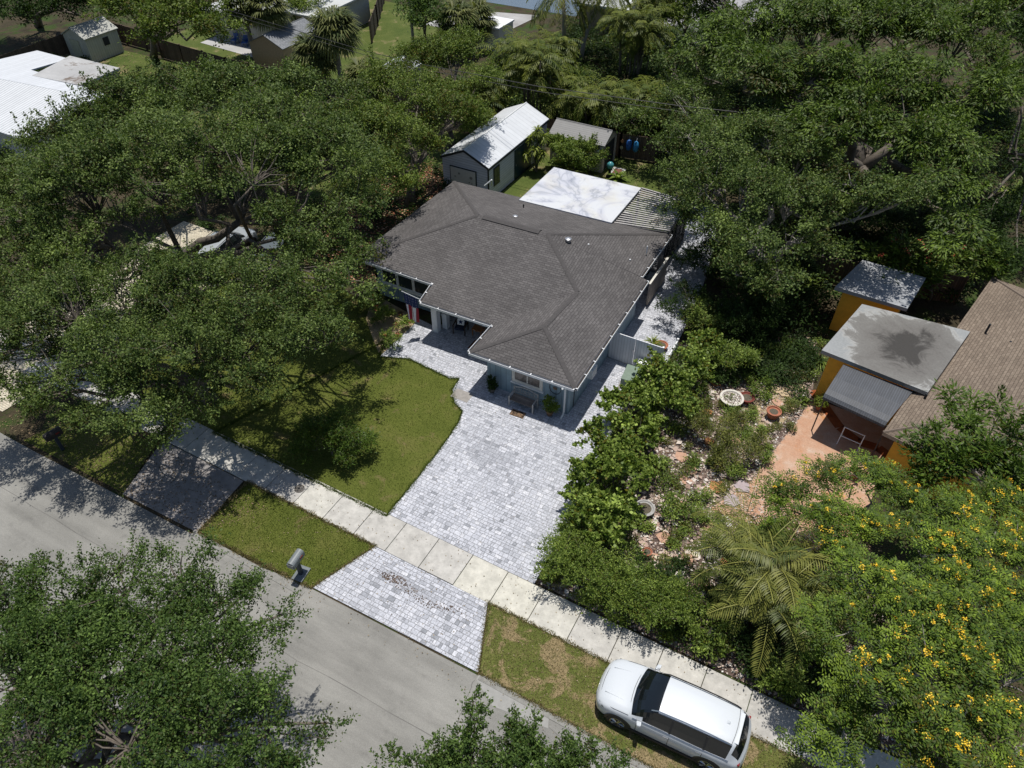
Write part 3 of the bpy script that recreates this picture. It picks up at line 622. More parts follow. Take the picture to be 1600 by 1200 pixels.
# white gate and side fences
gm = stripes('white_board', (.70, .71, .74), .15, .72, .05, 0, .6, .06)
g = thing('gate', 'white vertical board double gate closing the side path beside the house', 'gate', (.9, 5.45, 0)); b = MB(); b.box(-.46, .86, 5.42, 5.47, .06, 1.8); b.build('panel', gm, g); b = MB(); b.box(.89, 2.25, 5.42, 5.47, .06, 1.8); b.build('panel', gm, g)
b = MB(); b.box(2.26, 2.36, 5.38, 5.5, 0, 1.85); b.build('post', white, g); b = MB(); b.box(.8, .86, 5.38, 5.419, .95, 1.1); b.build('latch', steel, g)
g = thing('rail_fence', 'low white rail running back from the right end of the white gate', 'rail', (2.45, 6.6, 0)); b = MB(); b.box(2.42, 2.48, 5.6, 7.8, .62, .7); b.box(2.42, 2.48, 5.6, 7.8, .3, .36); b.build('rail', white, g)
for y in (5.75, 7.7):
    b = MB(); b.box(2.4, 2.5, y-.05, y+.05, 0, .8); b.build('post', white, g)
g = thing('screen_fence', 'pale weathered panel fence hiding equipment beside the right house wall', 'fence', (-.3, 12, 0)); b = MB(); b.box(-.36, -.28, 10.6, 13.5, .05, 1.5); b.box(-.85, -.37, 13.42, 13.5, .05, 1.5); b.build('panel', stripes('tan_board', (.42, .36, .31), .14, .6, .05, 0, .8, .2), g); b = MB(); b.box(-.38, -.26, 10.55, 13.55, 1.5, 1.56); b.build('cap', offwhite, g)

# ================================================================== SHEDS
def gable(name, label, x0, x1, y0, y1, ze, zr, wallm, roofm, axis='y', over=.1, rz=0, hip=False, trim=None):
    cx, cy = (x0+x1)/2, (y0+y1)/2; o = thing(name, label, 'shed' if 'shed' in name else 'house', (cx, cy, 0))
    b = MB(); b.box(x0+over, x1-over, y0+over, y1-over, 0, ze-.04)
    th = .07
    if axis == 'y':
        b.mesh([(x0+over, y0+over, ze-.04), (x1-over, y0+over, ze-.04), (cx, y0+over, zr-.09), (x0+over, y1-over, ze-.04), (x1-over, y1-over, ze-.04), (cx, y1-over, zr-.09)], [(0, 1, 2), (3, 5, 4)])
        tops = ([(x0, y0, ze), (cx, y0, zr), (cx, y1, zr), (x0, y1, ze)], [(cx+.002, y0, zr), (x1, y0, ze), (x1, y1, ze), (cx+.002, y1, zr)])
    else:
        b.mesh([(x0+over, y0+over, ze-.04), (x0+over, y1-over, ze-.04), (x0+over, cy, zr-.09), (x1-over, y0+over, ze-.04), (x1-over, y1-over, ze-.04), (x1-over, cy, zr-.09)], [(0, 2, 1), (3, 4, 5)])
        tops = ([(x0, y0, ze), (x1, y0, ze), (x1, cy, zr), (x0, cy, zr)], [(x0, cy+.002, zr), (x1, cy+.002, zr), (x1, y1, ze), (x0, y1, ze)])
    b.build('wall', wallm, o); b = MB()
    for tp in tops: b.slab([tuple(q) for q in tp], th)
    r = b.build('roof', roofm, o)
    b = MB()
    if axis == 'y': b.tube([(cx, y0, zr), (cx, y1, zr)], .05, 5)
    else: b.tube([(x0, cy, zr), (x1, cy, zr)], .05, 5)
    b.build('ridge', trim or roofm, r); return o
lav = stripes('lavender_siding', (.64, .64, .71), .18, .6, .05, 1, .6, .08)
metal_white = stripes('white_metal_roof', (.64, .66, .69), .42, .8, .03, 0, .4, .06, stain=((.45, .45, .44), .5, .62))
SA = gable('shed', 'large grey siding shed with white metal roof behind the main house', -17.75, -13.95, 16.35, 25.3, 2.55, 3.4, lav, metal_white, trim=white)
tealm = plain('dark_teal', (.012, .035, .05), .4)
trimd = plain('dark_trim', (.02, .025, .03), .5)
b = MB()
for (x0, x1, z0, z1) in ((-17.95, -15.84, 0, 1),):
    pass
for xa, xb in ((-17.75, -15.85), (-15.85, -13.95)):
    za, zb = (2.55, 3.4) if xa < -16 else (3.4, 2.55)
    b.mesh([(xa, 16.33, za-.14), (xb, 16.33, zb-.14), (xb, 16.33, zb+.02), (xa, 16.33, za+.02), (xa, 16.36, za-.14), (xb, 16.36, zb-.14), (xb, 16.36, zb+.02), (xa, 16.36, za+.02)], [(0, 1, 2, 3), (4, 7, 6, 5), (0, 4, 5, 1), (3, 2, 6, 7), (0, 3, 7, 4), (1, 5, 6, 2)])
b.box(-13.97, -13.93, 16.45, 25.2, 2.36, 2.5); b.box(-14.07, -13.97, 16.4, 16.446, 0, 2.45); b.build('trim', trimd, SA)
b = MB(); b.box(-17.05, -14.95, 16.40, 16.449, 0, 2.05); b.build('door_frame', trimd, SA)
b = MB(); b.box(-16.98, -15.02, 16.36, 16.399, .03, 1.98); rd = b.build('roll_door', plain('cream_door', (.66, .62, .56), .6, .08), SA)
for i, (px, pz, r_) in enumerate(((-16.3, 1.62, .11), (-16.62, 1.35, .08), (-15.35, 1.5, .15), (-15.5, 1.15, .07), (-15.3, 1.1, .07))):
    b = MB()
    for k in range(7):
        a = k*2*math.pi/7; b.face([(px, 16.352, pz), (px+r_*.55*math.cos(a-.3), 16.352, pz+r_*.55*math.sin(a-.3)), (px+r_*math.cos(a), 16.352, pz+r_*math.sin(a)), (px+r_*.55*math.cos(a+.3), 16.352, pz+r_*.55*math.sin(a+.3))])
    b.build('flower_ornament', plain('ornament', (.12, .10, .09), .6), rd)
b = MB(); b.box(-14.05, -14.0, 17.15, 17.95, .85, 2.15); wf = b.build('window', trimd, SA); b = MB(); b.box(-14.0, -13.99, 17.22, 17.53, .92, 1.48); b.box(-14.0, -13.99, 17.57, 17.88, .92, 1.48); b.box(-14.0, -13.99, 17.22, 17.53, 1.52, 2.08); b.box(-14.0, -13.99, 17.57, 17.88, 1.52, 2.08); b.build('pane', glass, wf)
b = MB(); b.box(-14.05, -14.0, 20.1, 21.35, .03, 2.2); d1 = b.build('door', tealm, SA); b = MB(); b.box(-14.05, -14.0, 21.38, 22.6, .03, 2.2); d2 = b.build('door', tealm, SA)
b = MB(); b.box(-14.0, -13.97, 20.25, 20.3, 1, 1.12); b.build('handle', steel, d1)
tanm = plain('tan_plastic', (.52, .46, .42), .7, .1)
SB = gable('storage_shed', 'tan plastic storage shed with grey plank roof and open dark doorway', -13.3, -8.85, 23.95, 26.55, 2.12, 2.75, tanm, stripes('grey_plank_roof', (.24, .235, .23), .17, .72, .06, 1, .7, .08), 'x', .12)
b = MB(); b.box(-8.99, -8.95, 24.45, 26.1, .05, 1.95); b.build('doorway', darkgap, SB)
b = MB(); b.box(-8.97, -8.9, 26.12, 26.35, .05, 2.0); b.build('door', tanm, SB)
b = MB(); b.lathe((-9.35, 24.04, 1.55), [(.02, 0), (.1, .03), (.1, .12), (.02, .15)], 10); b.build('lamp', white, SB)
beige = stripes('beige_siding', (.50, .48, .42), .25, .75, .05, 0, .7, .1)
SC = gable('garden_shed', 'small beige shed with pale gabled roof beside the dark left fence', -63.3, -60.0, 21.0, 24.8, 2.2, 3.0, beige, plain('pale_shingle', (.42, .42, .38), .8), 'y', .12)
b = MB(); b.box(-62.4, -61.2, 21.06, 21.11, .05, 1.9); b.build('door', plain('cream', (.48, .46, .34), .7), SC); b = MB(); b.box(-60.12, -60.07, 22.9, 23.5, 1.1, 1.8); b.build('window', darkgap, SC)
SD = gable('metal_shed', 'little shed with bright white ribbed gable roof on the far green lawn', -31.9, -29.1, 27.2, 31.0, 2.2, 2.85, plain('shed_wall', (.3, .3, .3)), metal_white, 'y')
SE = gable('garage', 'small peach building with grey gabled shingle roof near the tall palms', -46.3, -42.1, 27.9, 33.5, 2.2, 3.1, plain('peach_wall', (.45, .33, .22), .8), shingle('blue_grey_shingle', (.20, .21, .225), (.26, .27, .285), .35, .16), 'y'); SE['category'] = 'garage'

# ================================================================== OTHER HOUSES
wt = stripes('white_tile_roof', (.62, .635, .65), .30, .62, .09, 0, .5, .06, wav=1)
NH = thing('white_roofed_house', 'low house with bright white tiled roof at the left edge of the photo', 'house', (-52, 10, 0))
b = MB(); b.box(-58.5, -46.6, 5.0, 11.8, 0, 2.6); b.build('wall', offwhite, NH)
b = MB(); b.slab([(-59.2, 4.2, 2.7), (-44.6, 4.2, 2.7), (-47.6, 10.2, 3.4), (-59.2, 8.9, 3.4)], .1); rf = b.build('roof', wt, NH)
b = MB(); b.slab([(-59.2, 8.93, 3.4), (-47.6, 10.23, 3.4), (-47.7, 11.9, 3.2), (-54.6, 12.2, 3.2), (-54.6, 15.7, 3.0), (-58.8, 15.7, 3.0), (-59.2, 12.6, 3.15)], .1); b.slab([(-44.6, 4.2, 2.7), (-45.4, 12.0, 2.95), (-47.68, 11.9, 3.2), (-47.58, 10.2, 3.4)], .08); b.build('roof', metal_white, NH)
flat_m = ground_mat('dusty_flat_roof', [(.3, (.33, .33, .33)), (.7, (.45, .45, .45))], .4, .08, 8, ((.17, .14, .12), .3, .53, .08), .005)
ANX = thing('flat_roofed_annex', 'grey flat roofed annex with brown stain joined to the white roofed house', 'annex', (-52, 14, 0))
q = [at(50, 118, 3.3), at(125, 133, 3.3), at(187, 106, 3.3), at(109, 87, 3.3)]
b = MB(); b.slab(q, .22); b.build('flat_roof', flat_m, ANX); b = MB(); b.prism([(p[0]*.93+q[0][0]*.035+q[2][0]*.035, p[1]*.93+q[0][1]*.035+q[2][1]*.035) for p in q], 0, 2.92); b.build('wall', plain('pinkish_wall', (.42, .33, .27), .8), ANX)
PH = thing('pale_house', 'pale flat roofed house with blue chairs outside at the top of the photo', 'house', (-50, 36, 0))
cream_w = plain('cream_wall', (.46, .45, .42), .8, .08); pr = plain('pale_roof', (.50, .51, .50), .7, .12, .5)
b = MB(); b.box(-55.6, -49.6, 32.3, 44, 0, 2.7); b.build('wall', cream_w, PH); b = MB(); b.box(-49.59, -44.6, 35.6, 44, 0, 2.7); b.build('wall', cream_w, PH)
b = MB(); b.slab([(-56.2, 31.6, 2.75), (-49.2, 31.6, 2.75), (-49.2, 44.5, 3.0), (-56.2, 44.5, 3.0)], .14); b.slab([(-49.19, 35.0, 2.75), (-44.0, 35.0, 2.75), (-44.0, 44.5, 3.0), (-49.19, 44.5, 3.0)], .14); b.build('flat_roof', pr, PH)
window(-47.6, -46.2, 1.0, 2.0, 35.6, PH, 0, .06, gm=darkgap); window(-53.6, -52.4, 1.0, 2.0, 32.3, PH, 0, .06, gm=darkgap)
FH = thing('far_white_roofed_house', 'white roofed house glimpsed between the coconut palm trunks at the top', 'house', (-20, 55, 0))
b = MB(); b.box(-23.5, -18.6, 51.4, 60, 0, 2.9); b.build('wall', plain('tan_wall', (.35, .28, .2), .8), FH); b = MB(); b.slab([(-24, 50.8, 3.0), (-18.0, 50.8, 3.0), (-18.0, 60.5, 3.2), (-24, 60.5, 3.2)], .2); b.build('flat_roof', pr, FH)
LW = thing('low_white_building', 'low white building between the fan palm and the seawall deck', 'building', (-30, 45, 0)); b = MB(); b.box(-31.2, -27.8, 42.2, 45.1, 0, 2.1); b.build('wall', offwhite, LW); b = MB(); b.box(-31.3, -27.7, 42.1, 45.2, 2.1, 2.25); b.build('flat_roof', white, LW)
# yellow house (turned 13 degrees)
YH = thing('yellow_house', 'bright yellow house with brown shingle roof and grey flat roofed wings at the right edge', 'house', (12.6, 3.8, 0))
th_ = math.radians(-13.0)
def yr(a, c): return (12.55+a*math.cos(th_)-c*math.sin(th_), 3.75+a*math.sin(th_)+c*math.cos(th_))
LNG, WID = 15.1, 9.5
E0, E1, E2, E3 = [(*yr(*q), 2.6) for q in ((0, 0), (WID, 0), (WID, LNG), (0, LNG))]
K0, K1 = (*yr(WID/2, WID/2), 4.0), (*yr(WID/2, LNG-WID/2), 4.0)
b = MB()
for f in ((E0, E1, K0), (E1, E2, K1, K0), (E2, E3, K1), (E3, E0, K0, K1)): b.face(f)
r = b.build('roof', brown_roof, YH)
b = MB(); ring = [E0, E1, E2, E3]
for i in range(4):
    a_, c_ = Vector(ring[i]), Vector(ring[(i+1) % 4]); dz = Vector((0, 0, .18)); b.face([a_-dz, c_-dz, c_-Vector((0, 0, .01)), a_-Vector((0, 0, .01))])
b.face([Vector(q)-Vector((0, 0, .18)) for q in ring[::-1]]); b.build('fascia', plain('tan_fascia', (.42, .36, .29), .7), r)
b = MB(); b.tube([E0, K0, K1, E3], .06, 5); b.build('ridge_cap', plain('brown_cap', (.19, .15, .12), .9), r)
b = MB(); b.prism([yr(.5, .5), yr(WID-.5, .5), yr(WID-.5, LNG-.5), yr(.5, LNG-.5)], 0, 2.41); b.build('wall', yellow, YH)
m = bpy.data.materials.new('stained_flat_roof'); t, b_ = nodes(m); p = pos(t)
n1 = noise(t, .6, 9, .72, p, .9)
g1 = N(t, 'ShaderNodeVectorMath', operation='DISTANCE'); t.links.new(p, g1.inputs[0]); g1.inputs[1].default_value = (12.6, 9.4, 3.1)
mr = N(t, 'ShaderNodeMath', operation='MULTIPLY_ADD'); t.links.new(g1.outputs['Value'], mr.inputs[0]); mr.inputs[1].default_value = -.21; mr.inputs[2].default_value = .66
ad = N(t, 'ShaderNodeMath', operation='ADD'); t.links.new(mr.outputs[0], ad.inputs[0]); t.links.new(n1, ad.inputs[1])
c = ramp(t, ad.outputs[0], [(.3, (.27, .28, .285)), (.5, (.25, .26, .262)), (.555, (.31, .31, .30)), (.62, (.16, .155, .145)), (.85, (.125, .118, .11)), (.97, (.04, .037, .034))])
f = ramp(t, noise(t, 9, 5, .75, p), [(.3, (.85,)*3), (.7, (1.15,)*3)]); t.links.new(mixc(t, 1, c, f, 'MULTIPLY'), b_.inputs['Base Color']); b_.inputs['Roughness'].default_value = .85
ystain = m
f2 = [at(1284, 547, 3.0), at(1450, 613, 3.0), at(1516, 518, 3.0), at(1347, 475, 3.0)]
f1 = [at(1305, 448, 2.9), at(1418, 482, 2.9), at(1447, 434, 2.9), at(1348, 406, 2.9)]
b = MB(); b.slab(f2, .2); b.build('flat_roof', ystain, YH); b = MB(); b.slab(f1, .2); b.build('flat_roof', plain('plain_flat_roof', (.30, .31, .33), .85, .2, 3), YH)
def inset(q, k0, k1, k2, k3, z1):
    a_, b2, c_, d_ = [np.array(p[:2]) for p in q]; u = unit(b2-a_); v = unit(d_-a_)
    return [tuple(a_+u*k0+v*k1), tuple(b2-u*k2+v*k1), tuple(c_-u*k2-v*k3), tuple(d_+u*k0-v*k3)]
b = MB(); b.prism(inset(f2, .35, .35, .6, .1, 0), 0, 2.79); b.build('wall', yellow, YH)
b = MB(); b.prism(inset(f1, .35, .4, .4, .4, 0), 0, 2.69); b.build('wall', yellow, YH)
for px, py, z in ((1447, 618, 2.95), (1578, 536, 3.2), (1546, 509, 3.4)):
    q_ = at(px, py, z); b = MB(); b.tube([(q_[0], q_[1], z-.5), (q_[0], q_[1], z+.1)], .05, 8); b.build('roof_vent', darkgap, r)
# awning
AW = thing('awning', 'grey ribbed metal awning over the neighbour\'s salmon patio', 'awning', (11.5, 6, 0))
m = stripes('ribbed_metal', (.075, .083, .10), .10, .62, .22, 0, .6, .15)
a0, a1, c1, c0 = at(1318, 569, 2.72), at(1427, 611, 2.72), at(1383, 665, 2.3), at(1286, 620, 2.3)
b = MB(); pr_ = [(0, 0), (.45, -.12), (.8, -.27), (.93, -.38), (.99, -.52), (1.0, -.64)]
rows = []
for k, dz in pr_:
    p0 = a0+(c0-a0)*k; p1 = a1+(c1-a1)*k; rows.append(((p0[0], p0[1], 2.72+dz*.85), (p1[0], p1[1], 2.72+dz*.85)))
for i in range(len(rows)-1): b.face([rows[i+1][0], rows[i+1][1], rows[i][1], rows[i][0]]); b.face([tuple(np.array(q)-(0, 0, .02)) for q in (rows[i][0], rows[i][1], rows[i+1][1], rows[i+1][0])])
b.build('canopy', m, AW)
for q in (c0, c1):
    b = MB(); b.tube([(q[0]+.1, q[1]+.15, 0), (q[0]+.1, q[1]+.15, 2.2)], .03, 6); b.build('post', darkm, AW)
# ================================================================== FENCES, POLE, WIRES
def board_fence(label, pts, h, mat=None, name='wooden_fence', post=2.4):
    o = thing(name, label, 'fence', (pts[0][0], pts[0][1], 0)); mat = mat or wood_dark
    for (x0, y0), (x1, y1) in zip(pts[:-1], pts[1:]):
        b = MB(); wallrun(b, [(x0, y0), (x1, y1)], .04, h, .04); b.build('board_panel', mat, o)
        n = max(1, int(math.hypot(x1-x0, y1-y0)/post))
        for i in range(n+1):
            x, y = x0+(x1-x0)*i/n, y0+(y1-y0)*i/n; b = MB(); b.box(x-.06, x+.06, y-.1, y+.1, 0, h+.06); b.build('post', mat, o)
    return o
board_fence('brown board fence behind the tan shed with blue floats hung on it', [(-15.5, 26.9), (-8.8, 27.0), (-2.5, 28.2), (2.5, 29)], 1.85)
board_fence('long weathered board fence between the big oak and the far green lawn', [(-55.5, 25.3), (-46, 24.6), (-38, 24.9), (-30, 25.8), (-18.5, 26.4)], 1.8)
board_fence('dark board fence running behind the beige shed at the far left', [(-63.2, 8), (-64.2, 14.5), (-64.6, 26.5), (-55.6, 26.0)], 1.8)
board_fence('tall brown fence in shade beyond the far lawn at the top', [(-40.4, 38.5), (-43, 43), (-48.5, 52)], 2.0)
board_fence('dark wooden fence under the trees along the right neighbour\'s yard', [(6.2, 17.2), (10.5, 18.2), (15, 19.2)], 1.8)
up_ = thing('utility_pole', 'grey wooden utility pole standing on the far lawn at the top', 'utility pole', (-36.6, 40.3, 0)); b = MB(); b.tube([(-36.6, 40.3, 0), (-36.6, 40.3, 10.5)], [.15, .11], 8); b.build('pole', palebark, up_); b = MB(); b.box(-37.7, -35.5, 40.2, 40.3, 9.6, 9.75); b.build('crossarm', wood_dark, up_)
b = MB(); pts_ = [at(*q) for q in ((330, 8, 7.4), (427, 37, 7.1), (572, 80, 6.8), (651, 99, 6.8), (842, 135, 6.9), (1067, 166, 7.2), (1300, 190, 7.8))]
b.tube(pts_, .022, 4); o = b.build('power_line', black); tag(o, 'upper of two thin black power lines crossing above the back yards', 'power line')
b = MB(); b.tube([p+np.array([.1, .3, -.45]) for p in pts_], .018, 4); o = b.build('power_line', black); tag(o, 'lower of two thin black power lines crossing above the back yards', 'power line')
#=PROPS=
# ================================================================== VEGETATION
oakL = leafmat('oak_leaf', (.030, .062, .014), (.180, .240, .062), .45, .28)
oakY = leafmat('oak_leaf_light', (.045, .080, .012), (.20, .26, .050), .45, .28)
oakD = leafmat('oak_leaf_dark', (.024, .056, .013), (.130, .200, .045), .45, .28)
mangoL = leafmat('mango_leaf', (.030, .060, .010), (.140, .205, .030), .4, .3)
cassL = leafmat('cassia_leaf', (.026, .062, .007), (.15, .215, .020), .45, .22)
grapeL = leafmat('sea_grape_leaf', (.055, .105, .012), (.29, .37, .08), .38, .3)
hedgeL = leafmat('hedge_leaf', (.040, .085, .010), (.24, .31, .060), .4, .28)
palmL = leafmat('palm_frond', (.032, .062, .010), (.25, .25, .06), .35, .25)
arecaL = leafmat('areca_frond', (.03, .065, .010), (.19, .21, .04), .4)
fanL = leafmat('fan_frond', (.035, .060, .016), (.19, .20, .075), .4)
dracL = leafmat('dracaena_leaf', (.05, .09, .01), (.26, .30, .05), .35)
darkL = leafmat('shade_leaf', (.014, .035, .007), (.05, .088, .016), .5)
flowY = islands('yellow_petal', [(0, (.62, .34, .005)), (.5, (.80, .52, .015)), (1, (.85, .66, .07))], .6)
flowR = islands('red_petal', [(0, (.35, .03, .02)), (1, (.6, .16, .08))], .6)
def Ls(*a): return [lobe(*q) for q in a]
O1 = tree('oak_tree', 'broad live oak over the sidewalk and front lawn at left centre', 'tree', xy(330, 625),
  Ls((30, 545, 5.2, 95), (120, 500, 6, 90), (215, 465, 6.4, 85), (300, 455, 6.6, 80), (390, 470, 6.6, 80), (465, 505, 6, 75), (90, 590, 5, 60), (190, 560, 5.8, 85), (290, 545, 6.2, 85), (385, 550, 5.8, 70), (225, 630, 5, 62), (300, 625, 4.8, 50), (510, 540, 5.4, 42), (185, 660, 4.6, 32), (30, 470, 5.4, 60), (15, 610, 4.6, 42), (70, 620, 4.4, 30), (345, 605, 4.7, 42), (420, 595, 4.9, 34), (265, 680, 4.2, 28), (130, 645, 4.3, 30)),
  oakL, 'live oaks', .32, 11, sprig=.8, cl=.42, per=78, l=.115, w=.062, dens=.78, twigs=.45)
tree('oak_tree', 'huge live oak with forked trunk shading the left neighbour\'s driveway', 'tree', xy(262, 440),
  Ls((45, 345, 6.5, 95), (140, 300, 7.5, 95), (240, 270, 8, 90), (340, 240, 8.5, 95), (440, 235, 8.5, 90), (530, 265, 8, 85), (120, 400, 6, 62), (50, 425, 5.5, 60), (560, 335, 6.8, 62), (500, 360, 6.5, 60), (500, 415, 5.5, 50), (580, 400, 6, 34), (545, 440, 6.2, 42), (500, 455, 6.4, 40), (440, 420, 6.5, 34), (455, 345, 7, 45), (190, 345, 6.5, 55), (150, 440, 5, 42), (20, 300, 6, 60), (395, 290, 8.5, 45), (300, 300, 8, 42), (590, 450, 4.2, 22)),
  oakL, 'live oaks', .42, 12, sprig=.7, cl=.48, per=72, l=.13, w=.075, dens=.8, twigs=.5, fork=.28)
tree('oak_tree', 'live oak crown along the back fence left of the tall fan palms', 'tree', xy(330, 260),
  Ls((130, 225, 6, 70), (210, 175, 6.5, 70), (300, 150, 6.8, 65), (385, 145, 7, 60), (465, 150, 7, 58), (540, 165, 6.6, 50), (420, 185, 7, 55), (60, 245, 5.5, 60), (250, 215, 6.8, 60), (520, 205, 6.5, 50)),
  oakL, 'live oaks', .35, 13, cl=.6, per=85, l=.16, w=.09, dens=1.05)
tree('oak_tree', 'rounded bright green oak leaning over the white shed roof', 'tree', xy(640, 320),
  Ls((610, 130, 5.5, 45), (665, 95, 5.5, 45), (720, 95, 6, 50), (745, 135, 5.5, 42), (650, 160, 6, 60), (700, 185, 5.5, 52), (600, 220, 6, 60), (560, 200, 6, 55), (640, 240, 5, 48), (575, 280, 5, 48), (735, 190, 4.8, 32), (640, 290, 4.4, 26)),
  oakY, 'live oaks', .3, 14, cl=.55, per=90, l=.15, w=.08, dens=1.15)
tree('broadleaf_tree', 'dense tree hanging over the small beige shed at the top left', 'tree', xy(240, 90), Ls((215, 25, 6, 55), (290, 30, 6, 50), (335, 50, 5.5, 38), (250, 60, 5, 38), (190, 5, 6.5, 45), (300, -10, 7, 60)), oakY, 'trees at the back', .3, 15, cl=.8, per=80, l=.24, w=.12)
tree('broadleaf_tree', 'dark shaded tree filling the top left corner', 'tree', xy(60, 40), Ls((15, 15, 4.5, 50), (80, -5, 5, 50), (120, 15, 4, 36), (0, -20, 5, 70), (150, -5, 4.5, 40), (45, 30, 3.5, 34)), darkL, 'trees at the back', .35, 16, cl=.9, per=80, l=.26, w=.13)
tree('street_tree', 'big fine-leaved tree across the road filling the bottom left corner', 'tree', (-10, -24), 
  Ls((20, 960, 5.2, 85), (110, 940, 5.4, 75), (200, 930, 5.6, 75), (285, 915, 5.6, 72), (350, 940, 5.6, 60), (40, 1060, 6, 110), (150, 1050, 6.2, 110), (260, 1030, 6.2, 100), (345, 1030, 6, 70), (400, 1000, 5.2, 42), (60, 1180, 6.2, 130), (200, 1170, 6.6, 130), (330, 1150, 6.4, 105), (420, 1150, 5.8, 65), (470, 1185, 5.4, 50), (420, 1080, 5.2, 30), (-20, 1000, 5.4, 90), (440, 960, 4.9, 18), (500, 1130, 5.2, 20), (395, 915, 5, 26), (290, 1240, 6.4, 110)),
  oakD, 'trees across the road', .35, 17, sprig=1.0, cl=.36, per=82, l=.092, w=.05, dens=.85, up=.7, spread=.55, twigs=.4)
tree('street_tree', 'sparse upright tree top rising from the bottom edge below the driveway', 'tree', (5.2, -19.5),
  Ls((735, 1160, 6, 30), (742, 1125, 6.2, 14), (740, 1190, 5.6, 42), (690, 1190, 5.4, 32), (820, 1145, 5.6, 22), (800, 1190, 5.6, 38), (860, 1195, 5.3, 36), (905, 1170, 5.2, 16), (910, 1200, 5, 32), (650, 1190, 5.2, 20), (960, 1200, 4.8, 22), (610, 1205, 5, 22), (790, 1240, 5.6, 90), (660, 1245, 5.4, 60), (740, 1095, 6.1, 5)),
  oakD, 'trees across the road', .22, 18, sprig=2.2, cl=.24, per=45, l=.085, w=.048, dens=.85, up=.6, spread=.6, twigs=.6)
tree('mango_tree', 'giant mango tree with domed leaf clumps filling the top right', 'tree', xy(1330, 330),
  Ls((1115, 70, 8.5, 62), (1190, 45, 9, 68), (1270, 55, 9.4, 70), (1350, 50, 9.6, 70), (1430, 60, 9.4, 70), (1505, 60, 9, 66), (1560, 110, 8.5, 55), (1180, 125, 8.4, 66), (1265, 130, 9, 70), (1350, 130, 9.2, 72), (1435, 135, 9, 70), (1510, 160, 8.4, 60), (1310, 200, 8, 66), (1400, 215, 8, 66), (1480, 235, 7.5, 58), (1530, 270, 6.8, 36), (1460, 300, 7, 52), (1490, 365, 6, 42), (1110, -5, 9, 60), (1230, -20, 9, 70), (1400, -10, 9.4, 80), (1540, -10, 9, 80)),
  mangoL, 'mango trees', .5, 19, cl=.62, per=80, l=.25, w=.085, dens=1.15, mode='droop', sq=.45)
tree('oak_tree', 'grey-green oak between the slatted pergola and the yellow house', 'tree', xy(1190, 440),
  Ls((1085, 165, 6.5, 42), (1075, 215, 6.4, 48), (1125, 240, 6.8, 58), (1195, 230, 6.8, 58), (1265, 250, 6.6, 55), (1100, 300, 6, 48), (1165, 305, 6.4, 58), (1240, 310, 6.2, 56), (1300, 330, 5.8, 42), (1185, 375, 5.4, 48), (1250, 380, 5.2, 48), (1150, 430, 4.2, 40), (1215, 440, 4, 40), (1290, 395, 4.4, 30), (1120, 365, 4.8, 36), (1060, 265, 5, 26), (1365, 313, 7, 40), (1420, 310, 7.4, 42), (1330, 290, 7, 42), (1075, 265, 5.6, 34), (1062, 325, 5, 24), (1092, 330, 4.9, 30)),
  oakL, 'live oaks', .33, 20, cl=.55, per=90, l=.15, w=.08, dens=1.1, twigs=.45, barkm=palebark)
tree('oak_tree', 'bushy oak at the top beside the far road right of the palms', 'tree', xy(1090, 190), Ls((1095, 110, 6, 42), (1080, 150, 5, 40), (1060, 95, 5, 30), (1120, 30, 7, 40), (1040, 180, 4, 32), (985, 190, 3, 26)), oakL, 'live oaks', .3, 21, cl=.7, per=80, l=.2, w=.1)
for i_, (px_, py_, z_, r_, lb_) in enumerate(((1080, 5, 5, 44, 'leafy tree between the slim palms and the giant mango at the top'), (660, 10, 4, 34, 'rounded shade tree on the far lawn beside the tall brown fence'), (700, 150, 4, 30, 'bushy tree behind the white shed roof'), (1590, 20, 8, 60, 'tall tree at the top right corner behind the mango'), (480, 5, 3, 26, 'small green tree behind the pale flat roofed house'))):
    f_ = lobe(px_, py_, z_, r_); g_ = random.Random(300+i_)
    tree('broadleaf_tree', lb_, 'tree', (f_[0], f_[1]), [f_]+[(f_[0]+g_.uniform(-1, 1)*f_[3], f_[1]+g_.uniform(-1, 1)*f_[3], f_[2]*g_.uniform(.75, 1.0), f_[3]*.7, .8) for _ in range(4)], (oakY, oakD)[i_ % 2], 'trees at the back', .2, 310+i_, cl=.75, per=70, l=.24, w=.12)
tree('dark_tree', 'deeply shaded tree at the right edge beyond the mango', 'tree', xy(1600, 300), Ls((1595, 150, 7, 55), (1600, 240, 6, 50), (1610, 60, 8, 60), (1590, 400, 3, 40), (1540, 340, 3, 30)), darkL, None, .3, 22, cl=.8, per=75, l=.22, w=.1)
tree('flowering_shrub', 'big-leaved shrub with pink flowers behind the yellow house wings', 'shrub', xy(1450, 470), Ls((1420, 400, 2.8, 34), (1470, 400, 3, 34), (1400, 450, 2, 28), (1510, 395, 3, 30), (1450, 435, 2.2, 34), (1545, 420, 2.5, 24), (1385, 405, 2.5, 26)), mangoL, None, .08, 23, cl=.5, per=45, l=.34, w=.10, mode='radial', flowers=(flowR, 16, .05))
tree('star_leaf_tree', 'whorled-leaf tree overhanging the brown shingle roof at right', 'tree', xy(1540, 800),
  Ls((1480, 700, 5, 46), (1545, 690, 5.4, 46), (1600, 700, 5.4, 42), (1505, 650, 5.3, 20), (1565, 645, 5.3, 18), (1490, 622, 5.5, 10), (1480, 745, 4.6, 42), (1550, 750, 5, 48), (1600, 760, 5, 40), (1430, 705, 4.6, 22), (1520, 625, 5.2, 8)),
  leafmat('star_leaf', (.03, .065, .008), (.11, .17, .025), .35), None, .14, 24, cl=.42, per=55, l=.24, w=.075, mode='radial', twigs=.6, barkm=palebark)
